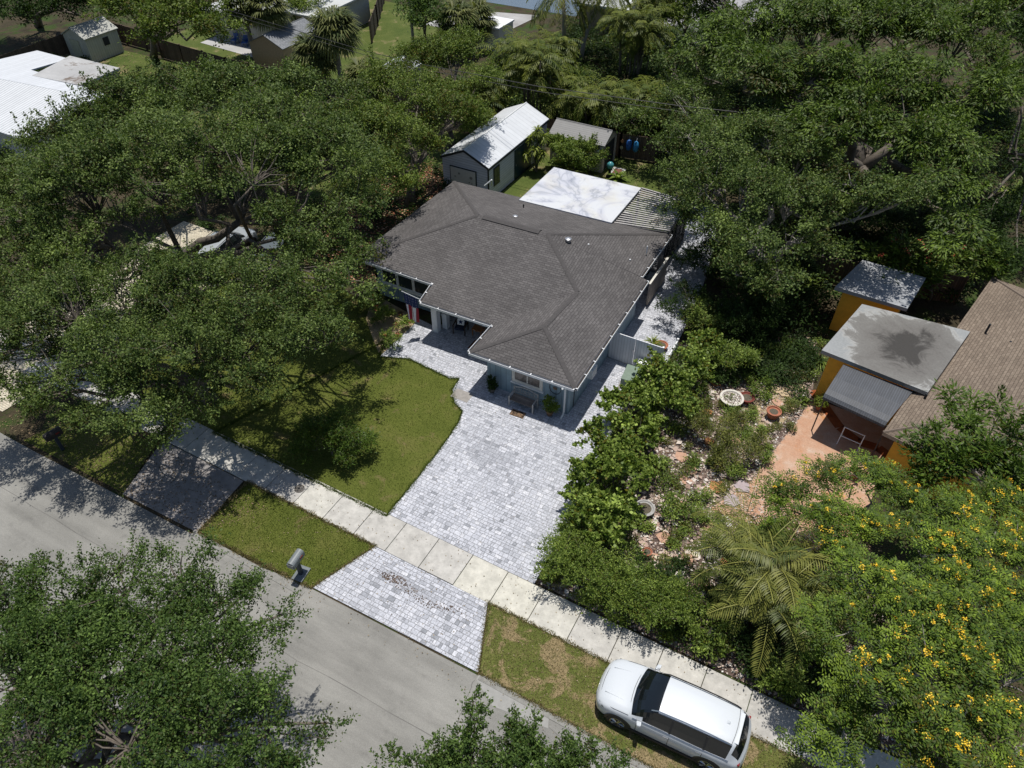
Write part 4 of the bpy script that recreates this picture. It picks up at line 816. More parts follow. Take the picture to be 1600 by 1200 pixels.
tree('cassia_tree', 'feathery green tree covered with yellow blossoms in the bottom right corner', 'tree', xy(1420, 1060),
  Ls((1350, 905, 4.6, 62), (1440, 870, 5.2, 70), (1530, 850, 5.6, 72), (1600, 880, 5.6, 60), (1330, 985, 4.6, 62), (1420, 970, 5.4, 82), (1520, 960, 5.8, 86), (1600, 980, 5.8, 70), (1300, 1075, 4.2, 50), (1370, 1065, 5, 76), (1470, 1065, 5.6, 88), (1570, 1070, 6, 90), (1320, 1150, 4, 62), (1400, 1150, 5, 82), (1500, 1160, 5.6, 95), (1590, 1170, 6, 95), (1270, 1180, 3, 42), (1290, 1020, 3.6, 26), (1480, 800, 4.8, 40), (1560, 795, 5, 40)),
  cassL, 'yellow flowering trees', .28, 25, cl=.5, per=150, l=.13, w=.046, dens=.72, mode='pinnate', sq=.45, twigs=.4, sprig=.1, tv=.2, barkm=palebark, flowers=(flowY, 330, .028))
tree('cassia_tree', 'smaller yellow flowering tree with thin branches over the salmon patio', 'tree', xy(1330, 840),
  Ls((1225, 760, 3.4, 32), (1280, 755, 3.6, 36), (1345, 750, 3.8, 40), (1405, 760, 4, 36), (1215, 800, 3, 38), (1280, 800, 3.5, 40), (1350, 810, 3.8, 46), (1420, 800, 4.2, 40), (1300, 850, 3.4, 40), (1380, 745, 4.2, 22), (1265, 738, 3.6, 12)),
  cassL, 'yellow flowering trees', .12, 26, cl=.38, per=100, l=.125, w=.046, dens=.85, mode='pinnate', sq=.45, twigs=.5, sprig=.1, tv=.2, barkm=palebark, flowers=(flowY, 80, .027))
# shrubs and hedges of the garden on the right
tree('sea_grape_shrub', 'light green round-leaved shrub along the right edge of the driveway', 'shrub', xy(955, 760),
  Ls((975, 640, 1.3, 34), (940, 690, 1.5, 36), (990, 685, 1.3, 30), (925, 745, 1.5, 34), (975, 745, 1.5, 34), (915, 795, 1.4, 30), (960, 800, 1.4, 34), (945, 840, 1.1, 28), (1015, 735, 1, 20), (1015, 660, .9, 20), (900, 770, .8, 18), (1000, 615, 1.0, 20)), grapeL, None, .06, 27, cl=.26, per=26, l=.15, w=.14, dens=.8, sprig=.8, tv=.2, up=.8)
tree('sea_grape_shrub', 'round-leaved shrub crowding the green utility box by the white gate', 'shrub', xy(1045, 620),
  Ls((1035, 585, 1.5, 34), (1075, 570, 1.5, 34), (1060, 620, 1.3, 32), (1010, 625, 1.2, 26), (1095, 545, 1.2, 28)), grapeL, None, .05, 28, cl=.3, per=36, l=.14, w=.12, up=.8)
hl = [(x+R_.uniform(-.1, .1), y+R_.uniform(-.1, .1), 1.25+R_.uniform(-.1, .14), .56, .85) for x in [2.95+.6*i for i in range(9)] for y in (-7.95, -7.4, -6.8)]+[(x, y, 1.0+R_.uniform(-.1, .15), .55, .85) for x in (2.75, 3.4) for y in (-5.75, -5.15, -4.6, -4.0)]+[(2.6, y, .8, .45, .85) for y in (-7.7, -7.0, -6.3)]
tree('hedge_row', 'clipped dense hedge at the corner of driveway and sidewalk', 'hedge', (4.5, -7.0), hl, hedgeL, None, .05, 29, cl=.26, per=62, l=.07, w=.045, dens=1.0, sprig=.5)
tree('shrub', 'twiggy reddish-green shrub between the gravel bed and salmon patio', 'shrub', xy(1130, 730),
  Ls((1085, 670, .7, 24), (1130, 680, .8, 27), (1165, 712, .7, 26), (1122, 722, .6, 20), (1188, 690, .5, 15), (1150, 655, .5, 14), (1100, 640, .5, 14)), leafmat('croton_leaf', (.045, .065, .012), (.19, .20, .045), .4), None, .04, 30, cl=.26, per=50, l=.10, w=.035, mode='radial', twigs=.7)
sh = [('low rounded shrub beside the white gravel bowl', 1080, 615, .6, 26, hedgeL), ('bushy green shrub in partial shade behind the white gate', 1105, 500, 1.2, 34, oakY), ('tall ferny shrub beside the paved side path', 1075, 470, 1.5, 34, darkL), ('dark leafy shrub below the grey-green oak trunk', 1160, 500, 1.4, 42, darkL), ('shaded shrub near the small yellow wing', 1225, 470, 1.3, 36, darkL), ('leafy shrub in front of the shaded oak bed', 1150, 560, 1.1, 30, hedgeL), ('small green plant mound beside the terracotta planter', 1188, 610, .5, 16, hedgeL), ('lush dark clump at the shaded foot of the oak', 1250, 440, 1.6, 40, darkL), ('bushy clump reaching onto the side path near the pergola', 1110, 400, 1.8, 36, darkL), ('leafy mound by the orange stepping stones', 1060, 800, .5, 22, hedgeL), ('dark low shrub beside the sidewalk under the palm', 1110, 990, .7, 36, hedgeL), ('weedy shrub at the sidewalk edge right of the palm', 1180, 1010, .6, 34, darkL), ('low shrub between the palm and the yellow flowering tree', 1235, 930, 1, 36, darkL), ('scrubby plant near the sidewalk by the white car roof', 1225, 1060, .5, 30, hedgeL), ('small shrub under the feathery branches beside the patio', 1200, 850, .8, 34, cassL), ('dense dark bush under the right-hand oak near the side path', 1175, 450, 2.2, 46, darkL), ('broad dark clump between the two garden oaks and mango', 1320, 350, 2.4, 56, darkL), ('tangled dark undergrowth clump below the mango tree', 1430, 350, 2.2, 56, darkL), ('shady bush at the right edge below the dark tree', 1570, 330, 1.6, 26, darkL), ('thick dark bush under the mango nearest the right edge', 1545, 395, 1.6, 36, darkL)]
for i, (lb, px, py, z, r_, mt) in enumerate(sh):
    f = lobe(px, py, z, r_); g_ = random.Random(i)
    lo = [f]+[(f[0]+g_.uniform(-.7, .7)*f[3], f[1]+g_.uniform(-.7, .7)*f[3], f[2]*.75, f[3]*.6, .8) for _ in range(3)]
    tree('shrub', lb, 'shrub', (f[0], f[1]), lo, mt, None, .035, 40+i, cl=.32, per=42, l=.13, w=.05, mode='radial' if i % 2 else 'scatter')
tree('bush', 'single leafy bush growing on the shaded front lawn', 'bush', xy(520, 712), Ls((500, 680, 1.1, 32), (535, 675, 1.2, 36), (520, 700, .8, 38), (560, 690, .8, 24), (480, 700, .7, 24)), MATS['star_leaf'], None, .04, 70, cl=.3, per=60, l=.10, w=.045, mode='radial')
tree('clipped_bush', 'rounded bush trimmed in front of the tan plastic shed', 'bush', xy(895, 270), Ls((870, 235, 1.6, 24), (900, 240, 1.6, 26), (925, 240, 1.6, 22), (855, 222, 2.0, 14), (922, 222, 2, 12), (885, 255, 1, 26), (915, 260, .8, 20)), hedgeL, None, .06, 71, cl=.32, per=70, l=.12, w=.07)
bedl = [('flowering plant clump in the bed beside the porch post', 598, 492, .5, 16, hedgeL), ('bright green plant in the sandy bed beside the porch path', 628, 505, .4, 13, grapeL), ('darker plant clump at the lawn corner of the walkway', 612, 530, .5, 15, hedgeL), ('leafy clump in the bed under the blue side wall windows', 585, 475, .6, 18, hedgeL)]
for i, (lb, px, py, z, r_, mt) in enumerate(bedl):
    f = lobe(px, py, z, r_); tree('garden_plant', lb, 'plant', (f[0], f[1]), [f], mt, None, .03, 80+i, cl=.2, per=50, l=.10, w=.045, mode='radial', flowers=(flowR, 5, .03))
# palms
feather_palm('feather_palm', 'large arching feather palm in the gravel bed beside the sidewalk', xy(1185, 960), [(0, 0, 3.0, -.15, .1), (.5, .3, 2.2, .3, .2), (-.5, .2, 2.3, -.35, .15), (.1, -.45, 1.9, .05, -.3), (-.9, .5, 1.7, -.5, .3), (.7, -.2, 1.6, .4, -.1)], palmL, 90, None, 14, 2.6, .58, 1.5, .05, 30, .09)
feather_palm('feather_palm', 'short young palm with thin arching fronds near the stepping stones', xy(1150, 850), [(0, 0, 1.4, 0, 0)], palmL, 91, None, 12, 2.3, .42, 1.6, .04, 26, .07)
cocoB = [('coconut palm with a curved leaning trunk at the top centre', (905, 108), 6.8, (1.4, 1.6)), ('upright coconut palm with drooping fronds at the top centre', (880, 110), 6.4, (-.6, .6))]
for i, (lb, bp, h, ln) in enumerate(cocoB): feather_palm('coconut_palm', lb, xy(*bp), [(0, 0, h, *ln)], palmL, 92+i, 'coconut palms', 26, 4.4, 1.15, 2.3, .09, 26, .17, palebark, (-.3, 1.3))
ar = [(800, 120, 'areca palm clump left of the coconut palm trunks'), (835, 175, 'areca palm clump above the tall dracaena'), (885, 185, 'areca palm clump behind the tan shed roof'), (940, 195, 'areca palm clump with yellowed fronds behind the brown fence'), (1000, 190, 'areca palm clump right of the blue floats'), (985, 110, 'tall areca palm clump by the far white roofed house'), (860, 110, 'areca palm clump in the shade of the coconut palms'), (1015, 70, 'tallest dark palm clump at the edge of the far road'), (760, 175, 'areca palm clump pressed against the round oak'), (1060, 215, 'areca palm clump beside the grey-green oak')]
for i, (px, py, lb) in enumerate(ar):
    rr = random.Random(i); bx, by = xy(px, py+22); st = [(rr.uniform(-1, 1), rr.uniform(-1, 1), rr.uniform(1.6, 3.6), rr.uniform(-.7, .7), rr.uniform(-.7, .7)) for _ in range(13)]
    if 'tall' in lb: st = [(a, b_2, h+2.2, c_, d_) for a, b_2, h, c_, d_ in st]
    feather_palm('areca_palm', lb, (bx, by), st, arecaL, 100+i, 'areca palms along the back fence', 11, 2.4, .62, 1.8, .11, 14, .06)
for i, (px, py) in enumerate(((1052, 45), (1073, 52), (1092, 48), (1100, 60))):
    feather_palm('slender_palm', ['leftmost slim palm beside the far grey road at the top', 'second slim palm from the left by the far grey road', 'third slim palm from the left by the far grey road', 'rightmost slim palm beside the far grey road at the top'][i], xy(px, py), [(0, 0, 3.6+.5*(i % 2), .1, 0)], palmL, 120+i, 'slim palms by the far road', 8, 1.5, .4, 1.5, .08, 10, .06, palebark)
fp = [(455, 97, 4.6, (-1.3, -.3), 'tall fan palm with a slanting trunk in front of the grey gabled garage'), (400, 92, 4.6, (-.5, .2), 'slim fan palm left of the slanting trunk'), (537, 150, 5.2, (-.2, .3), 'thick-crowned fan palm right of the grey gabled garage'), (510, 150, 3.2, (-.8, .3), 'lower dark fan palm tucked under the thick crown'), (716, 88, 3.2, (0, 0), 'round fan palm beside the seawall deck'), (570, 165, 2.2, (.6, 0), 'small fan palm hanging toward the board fence'), (742, 75, 2.6, (.3, 0), 'fan palm close behind the round one by the seawall')]
for i, (px, py, h, ln, lb) in enumerate(fp): fan_palm('fan_palm', lb, xy(px, py), h, fanL, 130+i, 'fan palms', 96, 1.25, 1.5 if h > 5 else 1.25, .2, ln)
# dracaena, small spiky plants
DR = thing('dracaena', 'tall yellow-green dracaena between the two back yard sheds', 'plant', xy(838, 268))
rng = np.random.default_rng(5); out = []; tn = []; b = MB()
for (dx, dy, h) in ((0, 0, 3.2), (.45, .1, 2.7), (-.45, -.1, 2.5), (.1, -.5, 2.0), (-.2, .4, 2.6), (.6, -.3, 1.7), (-.6, -.5, 1.5), (0, 0, 1.2)):
    x, y = DR.location.x+dx, DR.location.y+dy; b.tube([(DR.location.x, DR.location.y, 0), ((x+DR.location.x)/2, y, h*.6), (x, y, h)], [.06, .04, .03], 6)
    for i in range(46):
        az = i*2.4; e = rng.uniform(-.5, 1.3); d = np.array([math.cos(az)*math.cos(e), math.sin(az)*math.cos(e), math.sin(e)]); sd = np.array([-math.sin(az), math.cos(az), 0])*.04; p = np.array([x, y, h-rng.uniform(0, .3)]); a = p+d*.3; c = a+unit(d+np.array([0, 0, -.9]))*.3
        out += [[p-sd*.4, a-sd, a+sd, p+sd*.4], [a-sd, c-sd*.1, c+sd*.1, a+sd]]; t_ = rng.uniform(.2, 1); tn += [t_, t_]
quads_obj('leaves', np.array(out), np.array(tn), dracL, DR); b.build('stem', bark, DR)
ros = [('spiky pale grass plant just behind the white gate', 1020, 538, .35, 60, .7, .3, .16), ('spiky agave-like plant in the shaded gravel bed', 1203, 590, 0, 40, .5, 0, None), ('strappy green lily clump beside the yellow wing wall', 1280, 570, 0, 110, .75, 0, None), ('second strappy lily clump in front of the yellow wall', 1262, 580, 0, 80, .55, 0, None), ('yellow-green tuft at the corner of the awning', 1277, 628, 0, 40, .4, 0, None), ('grassy tuft by the gravel stones left of the patio', 1190, 672, 0, 50, .45, 0, None), ('spiky tuft at the patio edge beside the twiggy shrub', 1200, 700, 0, 40, .4, 0, None), ('broad-leaved green plant behind the white flat roof', 965, 280, 0, 14, 1.1, 0, None)]
for i, (lb, px, py, h, n, l, hh, pot) in enumerate(ros): rosette('spiky_plant', lb, 'plant', xy(px, py, h), dracL if i in (0, 1, 4) else hedgeL, n, l, .05 if i != 7 else .3, 150+i, None, hh, (.2, 1.3), .8, pot)
def cover(name, poly, n, r0, r1, leaf, seed, l=.1, w=.05, per=60, mode='scatter', holes=()):
    rng = np.random.default_rng(seed); P = np.array(poly); lo, hi = P.min(0), P.max(0); X = rng.uniform(lo[0], hi[0], n*4); Y = rng.uniform(lo[1], hi[1], n*4); k = inside(poly, X, Y)
    for h_ in holes: k &= ~inside(h_, X, Y)
    X, Y = X[k][:n], Y[k][:n]; lb = [(float(x), float(y), float(r_*.5+.1), float(r_), .7) for x, y, r_ in zip(X, Y, rng.uniform(r0, r1, len(X)))]
    out = []; tt = []
    for q in lb:
        p, t2, c = leaf_cloud(rng, [q], cl=q[3]*.8, per=int(per*(q[3]/r0)**1.2), l=l, w=w, mode=mode, sprig=0, lower=-.1); out.append(p); tt.append(t2)
    return tag(quads_obj(name, np.concatenate(out), np.concatenate(tt), leaf), kind='stuff')
yard = [(3.2, 12), (9, 12.5), (9, 19), (17, 20), (22, 45), (-6, 60), (-24, 52), (-26, 27.6), (2, 27.8), (1.2, 23), (2.6, 14)]
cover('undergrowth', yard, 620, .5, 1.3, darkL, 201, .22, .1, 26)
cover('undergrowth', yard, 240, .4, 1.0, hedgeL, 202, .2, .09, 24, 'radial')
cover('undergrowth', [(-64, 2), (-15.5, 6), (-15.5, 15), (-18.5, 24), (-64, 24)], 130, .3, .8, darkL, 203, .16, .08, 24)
path_ = [(7.2, -1.5), (8.32, .82), (9.35, 6.0), (9.5, 7.5), (14, 7.2), (13.2, 3.0), (12.8, -1.5)]
cover('ground_cover', bed_poly, 150, .14, .38, hedgeL, 204, .09, .045, 26, 'radial', (path_,))
cover('ground_cover', bed_poly, 110, .12, .3, MATS['croton_leaf'], 205, .09, .035, 24, 'radial', (path_,))
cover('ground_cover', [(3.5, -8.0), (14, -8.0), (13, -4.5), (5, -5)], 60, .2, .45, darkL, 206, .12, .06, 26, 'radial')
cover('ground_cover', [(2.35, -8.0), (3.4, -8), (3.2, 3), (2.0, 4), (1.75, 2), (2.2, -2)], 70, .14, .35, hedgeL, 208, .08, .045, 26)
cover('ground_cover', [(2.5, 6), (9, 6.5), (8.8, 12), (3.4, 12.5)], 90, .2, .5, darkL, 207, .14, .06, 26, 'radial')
# scattered grass blades, gravel, leaf litter
def scatter(name, poly, n, size, mat, z=.0, flat=False, seed=0, h=.05, nv=3, lab=None, holes=()):
    rng = np.random.default_rng(seed); P = np.array(poly); lo, hi = P.min(0), P.max(0); X = rng.uniform(lo[0], hi[0], n*3); Y = rng.uniform(lo[1], hi[1], n*3)
    k = inside(poly, X, Y)
    for h_ in holes: k &= ~inside(h_, X, Y)
    X, Y = X[k][:n], Y[k][:n]; n = len(X); a = rng.uniform(0, 6.28, n); s = size*rng.uniform(.5, 1.5, n); d = np.stack([np.cos(a), np.sin(a), np.zeros(n)], 1); c = np.stack([X, Y, np.full(n, z)], 1)
    if flat:
        e = np.stack([-np.sin(a), np.cos(a), np.zeros(n)], 1); up = np.stack([np.zeros(n)]*2+[h*rng.uniform(.3, 1, n)], 1)
        q = np.stack([c-d*s[:, None]*.5+up*.2, c-e*s[:, None]*.4+up, c+d*s[:, None]*.5+up*rng.uniform(.2, 1.2, (n, 1)), c+e*s[:, None]*.4+up*.3], 1)
    else:
        up = np.stack([rng.normal(size=n)*.025, rng.normal(size=n)*.025, h*rng.uniform(.5, 1.3, n)], 1); q = np.stack([c-d*s[:, None]*.5, c+d*s[:, None]*.5, c+up], 1)
    o = quads_obj(name, q, rng.uniform(0, 1, n), mat, None, q.shape[1]); tag(o, kind='stuff'); return o
grassM = leafmat('grass_blade', (.048, .085, .010), (.135, .175, .035), .6, .35)
dryM = leafmat('dry_grass_blade', (.07, .09, .02), (.30, .23, .12), .7, .2)
scatter('grass', lawn_poly, 60000, .02, grassM, 0, h=.055, seed=1)
scatter('grass', [(-11.0, -12.8), (-5.3, -12.6), (-4.25, -9.9), (-11.1, -9.9)], 14000, .02, grassM, 0, h=.055, seed=2)
scatter('grass', [(2.3, -12.3), (12.5, -12.3), (12.5, -9.8), (1.2, -9.9)], 26000, .02, dryM, 0, h=.05, seed=3)
def edge_tufts(poly, n, mat, seed):
    rng = np.random.default_rng(seed); P = np.array(poly); Q = np.roll(P, -1, 0); ln = np.linalg.norm(Q-P, axis=1); k = rng.choice(len(P), n, p=ln/ln.sum()); t_ = rng.random((n, 1)); c = P[k]+(Q[k]-P[k])*t_
    cl_ = np.sin(c[:, :1]*7.3+c[:, 1:]*5.1)*.5+.5; c = c+rng.normal(size=(n, 2))*(.02+.05*cl_); a = rng.uniform(0, 6.28, n); d = np.stack([np.cos(a), np.sin(a), a*0], 1)*.014; p = np.concatenate([c, np.full((n, 1), .005)], 1)
    up = np.stack([rng.normal(size=n)*.035, rng.normal(size=n)*.035, rng.uniform(.03, .08, n)], 1); tag(quads_obj('grass', np.stack([p-d, p+d, p+up], 1), rng.random(n), mat, None, 3), kind='stuff')
edge_tufts(lawn_poly[:13], 16000, grassM, 11); edge_tufts([(-11.0, -12.82), (-5.2, -12.6), (-4.16, -9.85), (-11.1, -9.85)], 9000, dryM, 12); edge_tufts([(2.2, -12.38), (14, -12.38), (14, -9.83), (1.12, -9.83)], 12000, dryM, 13)
grav = islands('gravel_stone', [(0, (.10, .06, .06)), (.3, (.26, .19, .16)), (.6, (.42, .34, .28)), (.85, (.55, .50, .44)), (1, (.66, .64, .60))], .9)
scatter('gravel', bed_poly, 22000, .085, grav, .005, True, 4, .035, 4)
littM = islands('fallen_leaf', [(0, (.05, .035, .02)), (.5, (.16, .11, .06)), (1, (.30, .21, .12))], .9)
scatter('fallen_leaves', [(2.4, -8.2), (16, -8.2), (14, 0), (8, 2), (9, 12), (14, 22), (2, 24), (3, 12)], 9000, .07, littM, .02, True, 5, .03, 4)
scatter('fallen_leaves', [(-24, -13.0), (-11, -13), (-9, -10.5), (-24, -10)], 3000, .05, littM, .02, True, 6, .02, 4)
scatter('fallen_leaves', [(-22, 5), (-15.2, 4), (-15.2, 17), (-22, 20)], 5000, .12, islands('red_brown_leaf', [(0, (.10, .03, .015)), (.6, (.25, .09, .04)), (1, (.5, .36, .24))], .9), .02, True, 7, .04, 4)
scatter('fallen_leaves', [(-64, 5), (-20, 5), (-20, 25), (-64, 25)], 8000, .1, littM, .02, True, 8, .04, 4)
#=THINGS=
rockM = islands('garden_rock', [(0, (.30, .20, .16)), (.4, (.46, .34, .28)), (.75, (.58, .50, .44)), (1, (.68, .64, .60))], .9)
scatter('rocks', bed_poly, 900, .24, rockM, .02, True, 31, .09, 4, holes=(path_,))
scatter('rocks', [(5.4, -6.6), (9, -6), (8.6, 1), (4.6, 1.5)], 320, .26, rockM, .02, True, 32, .10, 4, holes=(path_,))
debM = islands('brown_debris', [(0, (.05, .035, .03)), (1, (.16, .11, .08))], .95)
scatter('fallen_debris', [(-3.6, -10.75), (-2.6, -10.45), (-.9, -10.85), (.3, -10.5), (.6, -10.75), (-.8, -11.15), (-2.6, -10.95)], 210, .05, debM, .03, True, 33, .015, 4)
scatter('fallen_debris', [(-3.4, -10.8), (-2.4, -10.5), (-1.9, -10.75), (-2.8, -10.95)], 130, .05, debM, .03, True, 34, .015, 4)
leafM2 = islands('dry_leaf', [(0, (.12, .09, .05)), (.6, (.26, .20, .12)), (1, (.38, .31, .2))], .9)
scatter('fallen_leaves', [(-22, -13.6), (12, -13.0), (12, -8.0), (-22, -8.0)], 1500, .04, leafM2, .03, True, 21, .015, 4)
scatter('fallen_leaves', [(-11, .6), (-4.6, -.2), (-4.5, -8), (2.3, -8), (2.3, 5.4), (-11, 5)], 350, .035, leafM2, .03, True, 22, .015, 4)
# ================================================================== SUV
def make_suv(name, label, loc, rz, paint):
    o = thing(name, label, 'car', loc, rz)
    #  x, hw(lower), hw(belt), belt z, base-of-glass hw/z, roof-edge hw/z, roof z, sill z
    ST = [(-2.50, .55, .55, .62, .50, .66, .45, .69, .70, .42), (-2.46, .74, .76, .72, .70, .78, .60, .82, .83, .34), (-2.36, .86, .87, .82, .80, .88, .68, .93, .95, .28), (-2.15, .93, .93, .92, .86, .97, .70, 1.02, 1.04, .26),
          (-1.85, .95, .955, .98, .88, 1.03, .72, 1.08, 1.10, .26), (-1.6, .96, .965, 1.01, .89, 1.07, .74, 1.12, 1.14, .26), (-1.36, .965, .975, 1.03, .90, 1.10, .76, 1.16, 1.19, .26),
          (-1.24, .965, .978, 1.035, .90, 1.11, .80, 1.20, 1.24, .26), (-.90, .965, .98, 1.04, .90, 1.13, .74, 1.42, 1.48, .26), (-.56, .965, .98, 1.045, .90, 1.13, .69, 1.60, 1.66, .26), (-.40, .965, .98, 1.045, .90, 1.13, .675, 1.655, 1.705, .26),
          (.25, .965, .98, 1.05, .90, 1.14, .665, 1.69, 1.745, .26), (.8, .965, .98, 1.05, .90, 1.14, .66, 1.70, 1.755, .26), (1.35, .965, .98, 1.06, .90, 1.15, .65, 1.69, 1.745, .26), (1.75, .965, .975, 1.06, .89, 1.16, .64, 1.67, 1.72, .26), (2.02, .96, .97, 1.06, .88, 1.16, .63, 1.645, 1.69, .27), (2.12, .955, .96, 1.06, .87, 1.16, .62, 1.60, 1.64, .28),
          (2.30, .93, .94, 1.05, .83, 1.14, .64, 1.32, 1.34, .30), (2.40, .90, .91, 1.02, .80, 1.08, .68, 1.13, 1.15, .32), (2.48, .82, .84, .92, .74, .97, .62, 1.0, 1.02, .36), (2.52, .66, .70, .62, .60, .70, .5, .74, .76, .42)]
    def ring(s):
        x, hl, hb, zb, hg, zg, hr, zr, zt, zs = s
        r = [(hl*.93, zs), (hl, zs+.16), (hl*1.005, (zs+zb)*.5), (hb, zb-.06), ((hb+hg)/2, zb+.02), (hg, zg), (hg*.6+hr*.4, zg*.55+zr*.45-.0), (hr, zr), (hr*.9, (zr*.4+zt*.6)), (hr*.5, zt-.006), (0, zt)]
        bw = .17*max(0, min(1, (-x-.1)/.9))-.17*max(0, min(1, (x-1.5)/.6))
        return [(x+bw*y*y, -y, z) for y, z in r]+[(x+bw*y*y, y, z) for y, z in r[::-1][1:]]
    # densify along x with smooth interpolation
    A = np.array(ST); xs_ = []
    for i in range(len(A)-1):
        k = 3
        for j in range(k): xs_.append(A[i, 0]+(A[i+1, 0]-A[i, 0])*j/k)
    xs_.append(A[-1, 0])
    def hermite(q, c):
        X = A[:, 0]; Y = A[:, c]; i = min(len(X)-2, max(0, np.searchsorted(X, q, 'right')-1)); h = X[i+1]-X[i]; t_ = (q-X[i])/h
        dl = np.diff(Y)/np.diff(X)
        def slope(k):
            if k == 0: return dl[0]
            if k == len(X)-1: return dl[-1]
            a_, b_2 = dl[k-1], dl[k]
            return 0 if a_*b_2 <= 0 else 2*a_*b_2/(a_+b_2)
        m0, m1 = slope(i), slope(i+1)
        return (2*t_**3-3*t_**2+1)*Y[i]+(t_**3-2*t_**2+t_)*h*m0+(-2*t_**3+3*t_**2)*Y[i+1]+(t_**3-t_**2)*h*m1
    rings = [ring([q]+[hermite(q, c) for c in range(1, 10)]) for q in xs_]; n = len(rings[0])
    body = LMB(); ws = LMB(); rw = LMB(); sg = [LMB(), LMB()]; glassq = []
    body.v = [p for r in rings for p in r]; body.t = []
    for i in range(len(rings)-1):
        xm = (xs_[i]+xs_[i+1])/2
        for j in range(n-1):
            f = [i*n+j, i*n+j+1, (i+1)*n+j+1, (i+1)*n+j]; jj = j if j < 10 else 19-j
            pts = [body.v[k] for k in f]; side = 0 if j < 10 else 1; tgt = None
            if jj in (5, 6) and -.85 < xm < 1.98: tgt = sg[side]
            if jj >= 7 and -1.28 < xm < -.42: tgt = ws
            if jj == 6 and -1.28 < xm < -.86: tgt = ws
            if jj >= 6 and 2.13 < xm < 2.36: tgt = rw
            if tgt is None: body.f.append(f); body.t.append(.5)
            else:
                nv = (Vector(pts[1])-Vector(pts[0])).cross(Vector(pts[3])-Vector(pts[0])).normalized()
                tgt.face(pts)
    body.f.append(list(range(n))); body.f.append([(len(rings)-1)*n+j for j in range(n)][::-1]); body.t += [.5]*2
    bo = body.build('body', paint, o, smooth=True)
    gl = plain('car_glass', (.006, .008, .009), .04, .1, 2, 0, .8); blk = plain('black_plastic', (.015, .015, .017), .5); chrome = plain('chrome_trim', (.55, .56, .58), .2, .05, 5, .9)
    ws.build('windshield', gl, o, smooth=True); rw.build('rear_window', gl, o, smooth=True)
    for sm in sg: sm.build('side_window', gl, o, smooth=True)
    for s_ in (-1, 1):
        for xa in (.12, 1.22):
            b = LMB(); b.mesh([(xa-.035, s_*.915, 1.13), (xa+.035, s_*.915, 1.13), (xa+.035, s_*.70, 1.675), (xa-.035, s_*.70, 1.675), (xa-.035, s_*.89, 1.12), (xa+.035, s_*.89, 1.12), (xa+.035, s_*.67, 1.67), (xa-.035, s_*.67, 1.67)], [(0, 1, 2, 3), (4, 7, 6, 5), (0, 4, 5, 1), (1, 5, 6, 2), (2, 6, 7, 3), (3, 7, 4, 0)]); b.build('pillar', blk, o)
        b = LMB(); b.tube([(-.6, s_*.66, 1.63), (-.4, s_*.655, 1.75), (.4, s_*.645, 1.795), (1.2, s_*.64, 1.79), (1.8, s_*.63, 1.74), (1.95, s_*.62, 1.69)], .022, 6); b.build('roof_rail', blk if s_ > 0 else chrome, o)
        b = LMB(); b.tube([(-1.1, s_*.93, 1.10), (-.2, s_*.925, 1.125), (1.0, s_*.925, 1.13), (2.0, s_*.9, 1.15)], .014, 5); b.build('window_trim', chrome, o)
        b = LMB(); b.mesh([(-.95, s_*.95, 1.08), (-.78, s_*.95, 1.08), (-.76, s_*1.14, 1.08), (-.88, s_*1.14, 1.08), (-.95, s_*.97, 1.16), (-.78, s_*.97, 1.24), (-.76, s_*1.13, 1.24), (-.90, s_*1.13, 1.19)], [(0, 3, 2, 1), (4, 5, 6, 7), (0, 1, 5, 4), (1, 2, 6, 5), (2, 3, 7, 6), (3, 0, 4, 7)]); b.build('mirror', paint, o, bevel=.03)
        for xd in (-.05, 1.02):
            b = LMB(); b.box(xd, xd+.2, s_*.975-.02, s_*.975+.025, .93, .965); b.build('door_handle', chrome, o, bevel=.008)
        for xd in (-.92, .15, 1.22):
            b = LMB(); b.box(xd-.006, xd+.006, min(s_*.955, s_*.983), max(s_*.955, s_*.983), .38, 1.02); b.build('door_seam', blk, o)
        b = LMB(); hx = .09; b.mesh([(hx+q[0], q[1], q[2]) for q in [(-2.41, s_*.62, .70), (-2.30, s_*.86, .70), (-2.08, s_*.935, .82), (-2.22, s_*.90, .90), (-2.38, s_*.66, .84), (-2.38, s_*.60, .69), (-2.26, s_*.80, .69), (-2.05, s_*.90, .80), (-2.15, s_*.86, .89), (-2.3, s_*.62, .83)]], [(0, 1, 2, 3, 4), (5, 9, 8, 7, 6), (0, 5, 6, 1), (1, 6, 7, 2), (2, 7, 8, 3), (3, 8, 9, 4), (4, 9, 5, 0)]); b.build('headlight', plain('headlamp', (.10, .11, .12), .08, .2, 9), o)
        b = LMB(); b.box(2.22, 2.36, s_*.78-.07, s_*.78+.07, .78, 1.05); b.build('tail_light', plain('tail_lens', (.25, .01, .01), .2), o, bevel=.02)
        b = LMB(); b.box(-1.62, 1.62, s_*.965-.03, s_*.965+.025, .24, .36); b.build('side_skirt', blk, o, bevel=.01)
        for xw in (-1.52, 1.48):
            k = 20; b = LMB(); y0, y1 = s_*.80, s_*.955
            pts = [(xw+.475*math.cos(math.pi*j/k), .36+.47*math.sin(math.pi*j/k)) for j in range(k+1)]
            pts2 = [(xw+.395*math.cos(math.pi*j/k), .36+.39*math.sin(math.pi*j/k)) for j in range(k+1)]
            ys = s_*.986
            for j in range(k):
                a, c, d, e = pts[j], pts[j+1], pts2[j+1], pts2[j]
                b.face([(a[0], s_*.972, a[1]), (c[0], s_*.972, c[1]), (d[0], ys, d[1]), (e[0], ys, e[1])])
            b.build('wheel_arch', blk, o)
